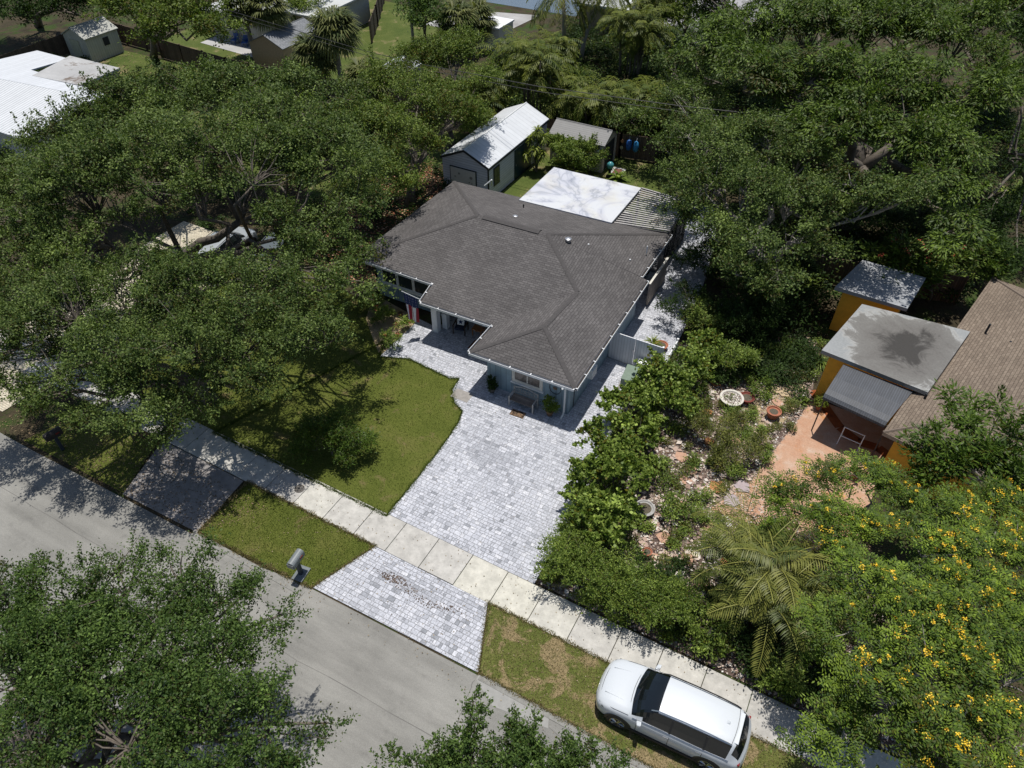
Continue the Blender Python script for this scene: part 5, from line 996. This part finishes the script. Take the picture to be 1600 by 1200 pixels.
            b = LMB(); b.mesh([(xw+.395*math.cos(2*math.pi*j/k), s_*.975, .37+.395*math.sin(2*math.pi*j/k)) for j in range(k)], [list(range(k))]); b.build('arch_void', black, o)
            w = LMB(); w.mesh([(xw+r*math.cos(2*math.pi*j/24), y, .37+r*math.sin(2*math.pi*j/24)) for r, y in ((.25, s_*.99), (.36, s_*.99), (.375, s_*.975), (.375, s_*.78), (.25, s_*.78)) for j in range(24)], [(q*24+j, q*24+(j+1) % 24, (q+1)*24+(j+1) % 24, (q+1)*24+j) for q in range(4) for j in range(24)]); wh = w.build('wheel', black, o)
            rm = LMB()
            for j in range(5):
                a = 2*math.pi*j/5
                for da in (-.17, .17): rm.tube([(xw+.05*math.cos(a), s_*.984, .37+.05*math.sin(a)), (xw+.245*math.cos(a+da), s_*.988, .37+.245*math.sin(a+da))], .022, 4)
            rm.mesh([(xw+r*math.cos(2*math.pi*j/24), y, .37+r*math.sin(2*math.pi*j/24)) for r, y in ((.26, s_*.993), (.235, s_*.993), (.235, s_*.95)) for j in range(24)], [(q*24+j, q*24+(j+1) % 24, (q+1)*24+(j+1) % 24, (q+1)*24+j) for q in range(2) for j in range(24)])
            rm.mesh([(xw+.06*math.cos(2*math.pi*j/12), s_*.992, .37+.06*math.sin(2*math.pi*j/12)) for j in range(12)], [list(range(12))]); rm.build('rim', chrome, wh)
            dk_ = LMB(); dk_.mesh([(xw+.25*math.cos(2*math.pi*j/24), s_*.955, .37+.25*math.sin(2*math.pi*j/24)) for j in range(24)], [list(range(24))]); dk_.build('brake_disc', plain('brake', (.04, .04, .045), .4), wh)
    for gp_ in ([(-1.34+.17*y_*y_, y_, 1.213-.12*abs(y_)**2.2) for y_ in (-.84, -.6, -.3, 0, .3, .6, .84)], [(-2.36+.17*y_*y_, y_, .953-.10*abs(y_)**2.2) for y_ in (-.8, -.5, -.25, 0, .25, .5, .8)], [(1.98-.13*y_*y_, y_, 1.703-.05*abs(y_)**2) for y_ in (-.6, -.3, 0, .3, .6)], [(-2.23, -.79, .90), (-1.75, -.885, 1.035), (-1.24, -.905, 1.103)], [(-2.23, .79, .90), (-1.75, .885, 1.035), (-1.24, .905, 1.103)]):
        b = LMB(); b.tube(gp_, .007, 4); b.build('panel_gap', blk, o)
    b = LMB(); b.box(-2.495, -2.44, -.45, .45, .44, .62); b.build('grille', blk, o, bevel=.01)
    b = LMB(); b.box(1.98, 2.12, -.52, .52, 1.655, 1.685); b.build('spoiler', paint, o, bevel=.012)
    b = LMB(); b.tube([(-1.2, -.5, 1.24), (-1.1, .1, 1.35)], .01, 4); b.build('wiper', blk, o); b = LMB(); b.tube([(-1.22, .1, 1.26), (-1.06, .55, 1.32)], .01, 4); b.build('wiper', blk, o)
    b = LMB(); b.mesh([(1.62, -.06, 1.725), (1.74, -.06, 1.72), (1.74, .06, 1.72), (1.62, .06, 1.725), (1.74, 0, 1.78)], [(0, 1, 4), (1, 2, 4), (2, 3, 4), (3, 0, 4), (0, 3, 2, 1)]); b.build('antenna', paint, o)
    for s_ in (-1, 1):
        b = LMB(); b.tube([(-2.2, s_*.45, 1.03), (-1.7, s_*.5, 1.105), (-1.15, s_*.56, 1.175)], .012, 4); b.build('bonnet_crease', paint, o)
    return o
wp = bpy.data.materials.new('white_car_paint'); t, b_ = nodes(wp); b_.inputs['Base Color'].default_value = (.56, .59, .62, 1); b_.inputs['Roughness'].default_value = .3; b_.inputs['Coat Weight'].default_value = .6; b_.inputs['Coat Roughness'].default_value = .04
make_suv('parked_suv', 'white suv with dark windshield parked half on the dry grass verge', (8.66, -10.72, 0), math.radians(2.6), wp)
sp = bpy.data.materials.new('silver_car_paint'); t, b_ = nodes(sp); b_.inputs['Base Color'].default_value = (.42, .45, .47, 1); b_.inputs['Roughness'].default_value = .3; b_.inputs['Metallic'].default_value = .3
make_suv('parked_car', 'silver car seen between the forked oak limbs in the neighbour\'s yard', (-24.6, 2.6, 0), math.radians(-78), sp)
dp = bpy.data.materials.new('slate_car_paint'); t, b_ = nodes(dp); b_.inputs['Base Color'].default_value = (.10, .12, .135, 1); b_.inputs['Roughness'].default_value = .35
make_suv('parked_car', 'dark slate car standing right of the silver one under the oak', (-21.5, 4.2, 0), math.radians(-75), dp)
# ================================================================== MAILBOXES
def mailbox(name, label, x, y, rz, mat, base=True):
    o = thing(name, label, 'mailbox', (x, y, 0), rz); b = LMB()
    k_ = 1.45; pr2 = [(-.11, 0), (-.11, .14)]+[(-.11*math.cos(a), .14+.09*math.sin(a)) for a in [math.pi*k/8 for k in range(1, 8)]]+[(.11, .14), (.11, 0)]
    n = len(pr2); pr2 = [(a*k_, c*k_) for a, c in pr2]; vs = [(p[0], -.36, .92+p[1]) for p in pr2]+[(p[0], .36, .92+p[1]) for p in pr2]
    b.mesh(vs, [list(range(n)), list(range(n, 2*n))[::-1]]+[(i, n+i, n+(i+1) % n, (i+1) % n) for i in range(n)]); b.build('box', mat, o, bevel=.01)
    b = LMB(); b.box(-.14, .14, -.385, -.365, .94, 1.16); b.build('door', mat, o); b = LMB(); b.box(.165, .18, .05, .22, 1.06, 1.13); b.build('flag', plain('mail_flag', (.2, .02, .02), .5), o)
    b = LMB(); b.box(-.07, .07, -.07, .07, 0, .84); b.box(-.1, .1, -.25, .25, .842, .915); b.build('post', plain('dark_post', (.035, .045, .065), .5), o)
    if base: b = LMB(); b.box(-.24, .24, -.34, .34, 0, .06); b.build('base', plain('slate_base', (.16, .18, .19), .8), o, bevel=.01)
    return o
mailbox('mailbox', 'grey metal mailbox on a broad base at the curb beside the paved apron', -5.95, -12.3, math.radians(8), plain('grey_mailbox', (.18, .20, .21), .45, .15))
mailbox('mailbox', 'dark mailbox on a pale post in the shaded verge at far left', -19.9, -12.5, math.radians(-10), plain('dark_mailbox', (.03, .025, .025), .6), False)
# ================================================================== FRONT OF THE HOUSE
BN = thing('garden_bench', 'weathered grey slatted bench with ornate back under the front window', 'bench', (-2.66, .12, 0), 0)
bm_ = plain('bench_paint', (.42, .41, .40), .7, .35, 14); bs_ = stripes('bench_slat', (.30, .25, .22), .09, .5, .08, 1, .8, .4)
b = LMB(); b.box(-.62, .62, -.28, .22, .43, .46); b.build('seat', bs_, BN)
b = LMB()
for i in range(17):
    x0, x1 = -.62+i*1.24/17, -.62+(i+1)*1.24/17; z0, z1 = [.80+.14*math.cos(q/.62*math.pi/2)**.8 if abs(q) < .62 else .80 for q in (x0, x1)]
    b.mesh([(x0, .24, z0), (x1, .24, z1), (x1, .24, z1+.05), (x0, .24, z0+.05), (x0, .28, z0), (x1, .28, z1), (x1, .28, z1+.05), (x0, .28, z0+.05)], [(0, 1, 2, 3), (4, 7, 6, 5), (3, 2, 6, 7), (0, 4, 5, 1)])
b.box(-.62, .62, .24, .28, .52, .57)
for i in range(9):
    x = -.52+i*.13; b.tube([(x, .26, .56), (x+.06*(1 if i % 2 else -1), .26, .70), (x, .26, .82)], .014, 5)
for i in range(4): b.tube([(-.39+i*.26+.09*math.cos(a), .26, .70+.09*math.sin(a)) for a in [k*math.pi/5 for k in range(11)]], .012, 5, False)
b.build('backrest', bm_, BN)
for sx in (-1, 1):
    for sy in (-.26, .26): b = LMB(); b.box(sx*.64-.03, sx*.64+.03, sy-.03, sy+.03, 0, .62 if sy < 0 else .9); b.build('leg', bm_, BN, bevel=.005)
    b = LMB(); b.box(sx*.64-.035, sx*.64+.035, -.3, .23, .62, .66); b.build('arm', bm_, BN, bevel=.008)
mt = thing('doormat', 'small dark patterned mat lying on the pavers in front of the bench', 'mat', (-2.65, -.48, .03), math.radians(3)); b = LMB(); b.box(-.36, .36, -.2, .2, 0, .015); b.build('mat', ground_mat('mat_weave', [(.4, (.03, .022, .018)), (.6, (.20, .13, .08))], 9, .4), mt)
def sunburst(label, x, z, r, mat, cat='wall ornament', nm='sun_ornament'):
    o = thing(nm, label, cat, (x, .64, z)); b = LMB(); k = 16
    b.mesh([(r*.4*math.cos(2*math.pi*j/k), -.05, r*.4*math.sin(2*math.pi*j/k)) for j in range(k)]+[(0, -.08, 0)], [(j, (j+1) % k, k) for j in range(k)]); b.build('face', mat, o)
    b = LMB()
    for j in range(12):
        a = 2*math.pi*j/12; L2 = r*(1 if j % 2 else .8); b.mesh([(r*.36*math.cos(a-.2), -.04, r*.36*math.sin(a-.2)), (r*.36*math.cos(a+.2), -.04, r*.36*math.sin(a+.2)), (L2*math.cos(a), -.03, L2*math.sin(a)), (r*.36*math.cos(a), -.01, r*.36*math.sin(a))], [(0, 1, 2), (1, 3, 2), (3, 0, 2)])
    b.build('rays', mat, o); return o
sunburst('rust coloured sun ornament on the blue wall left of the front window', -4.45, 1.72, .22, plain('rust', (.28, .12, .05), .7))
sunburst('metal sun ornament in a dark ring on the wall right of the window', -1.25, 1.45, .17, plain('bronze', (.25, .14, .08), .6), nm='ring_ornament'); b = MB(); b.tube([(-1.25+.3*math.cos(a), .62, 1.45+.36*math.sin(a)) for a in [k*math.pi/12 for k in range(25)]], .012, 5, False); ro = b.build('wall_hoop', plain('dark_hoop', (.03, .03, .03), .6)); tag(ro, 'thin dark oval hoop around the metal sun ornament on the front wall', 'hoop')
def potplant(label, x, y, r, h, fh, mat, leaf, n=60, seed=1, name='potted_plant'):
    o = thing(name, label, 'potted plant', (x, y, 0)); b = MB(); b.lathe((x, y, .02), [(r*.65, 0), (r*.95, h*.85), (r*1.08, h*.87), (r*1.08, h), (r*.9, h), (r*.85, h*.88)], 20); b.build('pot', mat, o)
    rng = np.random.default_rng(seed); P, T, C = leaf_cloud(rng, [(x, y, h+fh*.45, fh*.5, 1.0), (x, y, h+fh*.2, fh*.35, 1)], cl=.12, per=n, l=.09, w=.04, mode='radial', lower=-.6); quads_obj('foliage', P, T, leaf, o); return o
potplant('leafy plant in a wicker brown pot right of the bench', -1.28, .22, .2, .32, .75, plain('wicker', (.22, .13, .07), .8, .4, 20), hedgeL, 22, 3)
potplant('dark green potted plant left of the bench by the blue wall', -4.5, .25, .18, .3, .6, plain('dark_pot', (.10, .09, .08), .6), darkL, 22, 4)
# porch: flag, number, chairs, table
FG = thing('flag', 'stars and stripes flag hanging from a white pole at the porch corner', 'flag', (-10.35, 3.1, 2.0))
pa, pb = Vector((-9.96, 2.32, 2.42)), Vector((-10.62, 1.78, 3.05)); b = MB(); b.tube([pa, pb], .018, 6); b.lathe(tuple(pb-Vector((0, 0, .02))), [(.01, 0), (.03, .02), (.01, .05)], 8); b.build('pole', white, FG)
fl_m = {k: plain('flag_'+k, c, .8, .1) for k, c in (('red', (.30, .015, .03)), ('white', (.75, .73, .74)), ('blue', (.012, .025, .10)))}
def fpt(u, v):   # u 0..1 across the drape, v 0..1 down
    top = pa+(pb-pa)*(.15+.8*u); wdt = (pb-pa)*(.15+.8*.5)+pa
    s_ = 1-.22*min(1, v*1.3); q = wdt+(top-wdt)*s_; q.z = top.z-(1.62+.1*u)*v*(1 if u > .5 else 1.0)
    q += Vector((.05*math.sin(u*13+v*2), .05*math.cos(u*11), 0))*min(1, v*2); return q
def fpatch(b, u0, u1, v0, v1, n=6, off=0):
    for i in range(n):
        a, c = v0+(v1-v0)*i/n, v0+(v1-v0)*(i+1)/n
        for j in range(3):
            p, q = u0+(u1-u0)*j/3, u0+(u1-u0)*(j+1)/3; o_ = Vector((.02, -.04, .004))*off; b.face([fpt(p, a)+o_, fpt(q, a)+o_, fpt(q, c)+o_, fpt(p, c)+o_])
cb = MB(); fpatch(cb, 0, 1, 0, .42, 8); cnt = cb.build('canton', fl_m['blue'], FG)
for i in range(7): cb = MB(); fpatch(cb, i/7, (i+1)/7, .42, 1, 10); cb.build('stripe', fl_m['red' if i % 2 == 0 else 'white'], FG)
for i in range(6):
    for j in range(5):
        u, v = .12+.17*j, .05+.065*i; p = fpt(u, v)+Vector((.012, -.025, .004)); a = (fpt(u+.03, v)-fpt(u, v)).normalized()*.022; c = (fpt(u, v+.02)-fpt(u, v)).normalized()*.022; cb = MB()
        cb.face([p+(a*math.cos(g)+c*math.sin(g))*(1 if h % 2 == 0 else .42) for h, g in enumerate([math.pi*q/5-math.pi/2 for q in range(10)])]); cb.build('star', fl_m['white'], cnt)
for i, ch in enumerate('50'):
    cu = bpy.data.curves.new('house_number', 'FONT'); cu.body = ch; cu.size = .24; cu.extrude = .01; cu.align_x = 'CENTER'
    tmp = bpy.data.objects.new('tmp', cu); col.objects.link(tmp); bpy.context.view_layer.update()
    me = bpy.data.meshes.new_from_object(tmp.evaluated_get(bpy.context.evaluated_depsgraph_get())); bpy.data.objects.remove(tmp)
    me.materials.clear(); me.materials.append(black); oo = bpy.data.objects.new('house_number', me); col.objects.link(oo); oo.parent = post; oo.matrix_world = Matrix.Translation((-9.55, 2.835, 1.85-.24*i)) @ Matrix.Rotation(math.pi/2, 4, 'X')
def porch_chair(label, x, y, rz, pillow):
    o = thing('porch_chair', label, 'chair', (x, y, 0), rz); b = LMB(); b.box(-.28, .28, -.28, .25, .3, .42); b.build('seat', navy, o, bevel=.03)
    b = LMB(); b.mesh([(x0, y0+(z0-.4)*.25, z0) for z0 in (.40, .98) for y0 in (.2, .3) for x0 in (-.28, .28)], [(0, 2, 3, 1), (4, 5, 7, 6), (0, 1, 5, 4), (2, 6, 7, 3), (0, 4, 6, 2), (1, 3, 7, 5)]); b.build('backrest', navy, o, bevel=.03)
    for sx in (-1, 1):
        b = LMB(); b.box(sx*.33-.03, sx*.33+.03, -.3, .3, .55, .59); b.build('arm', plain('dark_wood', (.05, .03, .02), .6), o)
        for sy in (-.26, .26): b = LMB(); b.box(sx*.33-.025, sx*.33+.025, sy-.025, sy+.025, 0, .55); b.build('leg', MATS['dark_wood'], o)
    if pillow:
        c = thing('cushion', 'white cushion with a dark blue star on the navy porch chair', 'cushion', (x, y, 0), rz); M = Matrix.Translation((0, .12, .62)) @ Matrix.Rotation(math.radians(-18), 4, 'X'); b = LMB(); b.box(-.2, .2, -.05, .05, -.19, .19, M=M); b.build('cover', white, c, bevel=.03)
        b = LMB(); pts = [(.15*(1 if j % 2 == 0 else .42)*math.sin(j*math.pi/5), .15*(1 if j % 2 == 0 else .42)*math.cos(j*math.pi/5)) for j in range(10)]; b.mesh([M @ Vector((p, -.058, q)) for p, q in pts], [list(range(10))]); b.build('star', fl_m['blue'], c)
    return o
porch_chair('navy cushioned porch chair holding the star cushion', -8.35, 3.55, math.radians(12), True)
porch_chair('second navy porch chair in shadow near the wing wall', -5.75, 3.2, math.radians(-75), False)
tb = thing('side_table', 'small orange wooden table between the two porch chairs', 'table', (-7.35, 3.75, 0)); b = LMB(); b.box(-.32, .32, -.22, .22, .46, .5); b.build('top', wood, tb, bevel=.008); 
for sx in (-.26, .26):
    for sy in (-.17, .17): b = LMB(); b.box(sx-.025, sx+.025, sy-.025, sy+.025, 0, .46); b.build('leg', wood, tb)
b = MB(); b.box(-7.3, -6.3, 2.55, 3.3, .028, .045); tag(b.build('rug', ground_mat('rug_weave', [(.4, (.10, .025, .015)), (.6, (.22, .09, .04))], 7, .4)), 'reddish brown rug on the porch pavers below the side table', 'rug')
w_ = MB(); w_.tube([(-9.9+.17*math.cos(a), 4.2, 1.7+.17*math.sin(a)) for a in [k*math.pi/8 for k in range(17)]], .04, 6, False); tag(w_.build('wreath', plain('wreath_green', (.10, .18, .15), .8, .4, 20)), 'pale green wreath hanging on the wall behind the porch post', 'wreath')
# utility boxes, pots, bowls
ub = thing('utility_box', 'green utility box half hidden by shrubs in front of the white gate', 'utility box', (1.35, 4.15, 0), math.radians(4)); b = LMB(); b.mesh([(-.45, -.5, 0), (.45, -.5, 0), (.45, .5, 0), (-.45, .5, 0), (-.45, -.5, .62), (.45, -.5, .62), (.45, .5, .78), (-.45, .5, .78)], [(0, 3, 2, 1), (4, 5, 6, 7), (0, 1, 5, 4), (1, 2, 6, 5), (2, 3, 7, 6), (3, 0, 4, 7)]); b.build('cabinet', plain('utility_green', (.14, .20, .15), .6), ub, bevel=.02); b = LMB(); b.box(-.55, .55, -.6, .6, 0, .06); b.build('base', MATS['slab_grey'], ub)
mb = thing('meter_cabinet', 'small pale blue-white cabinet between the gate and the green box', 'cabinet', (1.55, 5.05, 0)); b = LMB(); b.box(-.28, .28, -.2, .2, 0, .75); b.build('body', plain('pale_blue', (.50, .56, .62), .5), mb, bevel=.03); b = LMB(); b.box(-.3, .3, -.22, .22, .755, .8); b.build('lid', white, mb, bevel=.015)
bw = thing('gravel_bowl', 'round white stone bowl planter with gravel and a succulent', 'planter', (*xy(1141, 630), 0)); b = LMB(); b.lathe((0, 0, 0), [(.25, 0), (.5, .3), (.58, .34), (.58, .4), (.47, .4), (.44, .33)], 26); b.build('bowl', plain('cast_stone', (.62, .58, .52), .9, .2, 12), bw, smooth=False)
gp = grav; q_ = []; rng = np.random.default_rng(9)
for i in range(220):
    a = rng.uniform(0, 6.28); r_ = .42*math.sqrt(rng.random()); x, y = bw.location.x+r_*math.cos(a), bw.location.y+r_*math.sin(a); s_ = .03; q_.append([(x-s_, y, .35), (x, y-s_, .37), (x+s_, y, .36), (x, y+s_, .35)])
quads_obj('gravel_fill', np.array(q_), rng.random(220), gp, bw)
def urn(label, px, py, r, h, mat=terracotta, fill=None):
    x, y = xy(px, py); o = thing('flower_pot', label, 'pot', (x, y, 0)); b = LMB(); b.lathe((0, 0, 0), [(r*.6, 0), (r*.92, h*.7), (r*1.0, h*.9), (r*1.05, h), (r*.88, h), (r*.85, h*.88)], 24); b.build('body', mat, o)
    b = LMB(); b.lathe((0, 0, h*.86), [(r*.86, 0), (r*.3, .02)], 20); b.build('soil', fill or MATS['garden_soil'], o); return o
plain('garden_soil', (.12, .10, .07), .95, .5, 20)
urn('round terracotta pot with a pale rim beside the salmon patio', 1206, 652, .34, .45); urn('dark red planter standing behind the terracotta pot', 1165, 628, .36, .35, plain('red_brown', (.18, .04, .025), .8))
urn('small orange terracotta pot on the rim of a stone ring', 1010, 868, .2, .3); urn('grey stone ring planter at the shrub edge of the gravel garden', 1006, 800, .42, .3, plain('grey_stone', (.35, .34, .33), .9)); urn('small orange pot half hidden in the clipped hedge corner', 905, 865, .18, .5)
urn('round rusty bowl planter behind the gate', 1032, 545, .36, .3); urn('small round pot in the sandy porch bed', 626, 493, .14, .2, wood)
# blue floats, globe, slab, light in the back yard
for i, (x, lb, c) in enumerate(((-8.1, 'left deep blue float hanging on the brown back fence', (.02, .12, .42)), (-7.55, 'right sky blue float hanging on the brown back fence', (.03, .22, .48)))):
    o = thing('hanging_float', lb, 'float', (x, 27.0, .75)); b = LMB(); b.lathe((0, -.12, 0), [(.05, 0), (.2, .15), (.23, .45), (.16, .75), (.04, .85)], 14); b.build('body', plain('float_blue%s' % 'ab'[i], c, .5), o, smooth=True); b = LMB(); b.tube([(0, -.1, .84), (0, 0, 1.05)], .012, 4); b.build('cord', white, o)
for i, (z, c, lb) in enumerate(((1.35, (.5, .25, .12), 'upper orange disc left of the blue floats on the fence'), (.85, (.5, .48, .3), 'lower cream disc left of the blue floats on the fence'))):
    b = MB(); b.tube([(-8.65, 26.88, z), (-8.65, 26.95, z)], .13, 14); tag(b.build('wall_disc', plain('disc%s' % 'ab'[i], c, .7)), lb, 'wall ornament')
gz = thing('gazing_globe', 'teal globe on a dark pedestal beside the tan shed', 'garden ornament', (*xy(952, 275), 0)); b = LMB(); b.lathe((0, 0, .55), [(.02, 0), (.18, .06), (.26, .22), (.24, .4), (.12, .52), (.02, .55)], 20); b.build('globe', plain('teal_glaze', (.07, .27, .30), .25), gz, smooth=True); b = LMB(); b.lathe((0, 0, 0), [(.25, 0), (.1, .1), (.1, .45), (.2, .56)], 14); b.build('pedestal', black, gz)
sb = thing('paved_square', 'white edged square slab with brown centre on the back lawn', 'slab', (-8.0, 24.75, 0), math.radians(5)); b = LMB(); b.box(-.5, .5, -.6, .6, 0, .06); b.build('border', concrete, sb); b = LMB(); b.box(-.28, .28, -.4, .35, .061, .09); b.build('mat', plain('brown_mat', (.16, .07, .045), .9), sb)
lp = thing('garden_lamp', 'thin black garden lamp post beside the oak on the back lawn', 'lamp', (*xy(1029, 292), 0)); b = LMB(); b.tube([(0, 0, 0), (0, 0, 1.5)], .025, 6); b.build('post', black, lp); b = LMB(); b.lathe((0, 0, 1.5), [(.04, 0), (.1, .05), (.1, .2), (.02, .28)], 10); b.build('lantern', black, lp)
# downspout arm by the shed and chairs at the far house
b = MB(); b.tube([at(757, 290, 2.2), at(768, 281, 2.6)], .05, 5); b.tube([at(768, 281, 2.6), at(768, 290, 1.9)], .05, 5); b.build('downspout', white, H)
for i, (px, py, lb) in enumerate(((368, 68, 'left blue outdoor chair on the far pale terrace'), (384, 72, 'right blue outdoor chair on the far pale terrace'))):
    o = thing('patio_chair', lb, 'chair', (*xy(px, py), 0), .5*i); bl = plain('bright_blue', (.02, .08, .30), .6); b = LMB(); b.box(-.3, .3, -.3, .3, .35, .42); b.build('seat', bl, o); b = LMB(); b.box(-.3, .3, .26, .32, .42, .95); b.build('backrest', bl, o)
    for sx in (-.27, .27):
        for sy in (-.27, .27): b = LMB(); b.box(sx-.025, sx+.025, sy-.025, sy+.025, 0, .35); b.build('leg', bl, o)
# sawhorse frame and plants on the patio
sf = thing('folding_frame', 'white H-shaped metal frame standing under the ribbed awning', 'frame', (11.7, 5.15, 0), math.radians(-8)); b = LMB()
for s_ in (-.45, .45): b.tube([(s_, -.3, 0), (s_, 0, .9), (s_, .3, 0)], .022, 5)
b.tube([(-.45, 0, .88), (.45, 0, .88)], .022, 5); b.tube([(-.45, -.15, .45), (.45, -.15, .45)], .022, 5); b.build('tubing', white, sf)
potplant('small flowering plant in a pot by the yellow corner wall', 12.3, 3.2, .16, .3, .4, terracotta, hedgeL, 20, 8)
for i, (px, py, lb) in enumerate(((1278, 640, 'potted red-leaved plant at the left post of the awning'), (1292, 618, 'potted spiky plant beside the awning edge'))): potplant(lb, *xy(px, py), .17, .3, .45, terracotta, hedgeL if i else dracL, 18, 20+i)
# stepping stones
r2 = random.Random(4); cols = {'peach': (.50, .30, .21), 'orange': (.46, .20, .08), 'lilac_grey': (.40, .33, .34), 'sandy': (.50, .38, .24)}
spots = [('orange', 1118, 599, .32), ('peach', 1105, 768, .30), ('peach', 1150, 690, .28), ('orange', 1120, 762, .42), ('lilac_grey', 1142, 783, .42), ('lilac_grey', 1158, 762, .4), ('peach', 1065, 715, .36), ('peach', 1080, 735, .32), ('peach', 1070, 752, .3), ('peach', 1040, 842, .42), ('peach', 1056, 880, .34), ('peach', 1072, 876, .34), ('peach', 1105, 820, .34), ('peach', 1062, 790, .28), ('peach', 1015, 800, .28), ('lilac_grey', 1225, 540, .36), ('lilac_grey', 1237, 550, .4), ('lilac_grey', 1215, 535, .28), ('sandy', 1262, 560, .4), ('sandy', 1255, 580, .36), ('sandy', 1247, 605, .36), ('sandy', 1225, 615, .36), ('sandy', 1210, 610, .32), ('orange', 1105, 645, .3), ('orange', 1108, 690, .26), ('peach', 1215, 630, .3), ('sandy', 1232, 640, .32), ('sandy', 1180, 640, .3), ('sandy', 1222, 557, .28), ('peach', 1140, 800, .3), ('peach', 1130, 850, .3), ('peach', 1200, 905, .3), ('peach', 1020, 870, .22), ('peach', 1240, 1010, .4), ('peach', 1210, 1000, .36), ('peach', 1090, 910, .3), ('orange', 1135, 880, .3)]
near_ = [('by the round terracotta pot', 1206, 652), ('beside the white gravel bowl', 1141, 630), ('in front of the strappy lilies', 1262, 580), ('in the deep oak shade', 1222, 545), ('at the near corner of the salmon patio', 1150, 770), ('beside the curved row of edging stones', 1040, 858), ('under the short young palm', 1125, 830), ('behind the twiggy shrub', 1090, 650), ('between the sea grape and the twiggy shrub', 1070, 735), ('by the grey stone ring', 1015, 805), ('under the large feather palm', 1150, 895), ('near the sidewalk under the flowering tree', 1225, 1005)]
used_ = {}
for c, px, py, r_ in spots:
    x, y = xy(px, py); k = r2.choice((4, 5, 5, 6)); a0_ = r2.random()*3; pl = [(x+r_*r2.uniform(.75, 1.1)*math.cos(a0_+2*math.pi*j/k), y+r_*r2.uniform(.75, 1.1)*math.sin(a0_+2*math.pi*j/k)) for j in range(k)]
    b = MB(); b.prism(pl, .0, .06+r2.uniform(0, .02)); o = b.build('stepping_stone', plain('flagstone_'+c, cols[c], .9, .2, 8), bevel=.012)
    k_ = min(near_, key=lambda q: (q[1]-px)**2+(q[2]-py)**2)[0]; key = (c, k_); used_[key] = used_.get(key, 0)+1; ord_ = ['', 'second ', 'third ', 'fourth ', 'fifth ', 'sixth '][used_[key]-1]
    szw = 'large' if r_ >= .4 else ('small' if r_ <= .28 else 'mid-sized')
    tag(o, '%s%s %s-sided %s flagstone %s' % (ord_, szw, {4: 'four', 5: 'five', 6: 'six'}[k], c.replace('_', ' '), k_), 'flagstone', 'flagstones in the garden')
for i in range(9):
    k = i/8; x, y = xy(990+95*k, 862+14*math.sin(k*2.6)); b = MB(); pl = [(x+.16*r2.uniform(.8, 1.1)*math.cos(2*math.pi*j/6), y+.10*r2.uniform(.8, 1.2)*math.sin(2*math.pi*j/6)) for j in range(6)]; b.prism(pl, 0, .14); tag(b.build('edging_stone', plain('cream_stone', (.60, .52, .38), .9, .2, 9), bevel=.03), ['leftmost', 'second from left', 'third from left', 'fourth from left', 'middle', 'fourth from right', 'third from right', 'second from right', 'rightmost'][i]+' cream edging stone in the curved row behind the clipped hedge', 'edging stone', 'cream edging stones')
print('LEAVES', LEAFN[0])
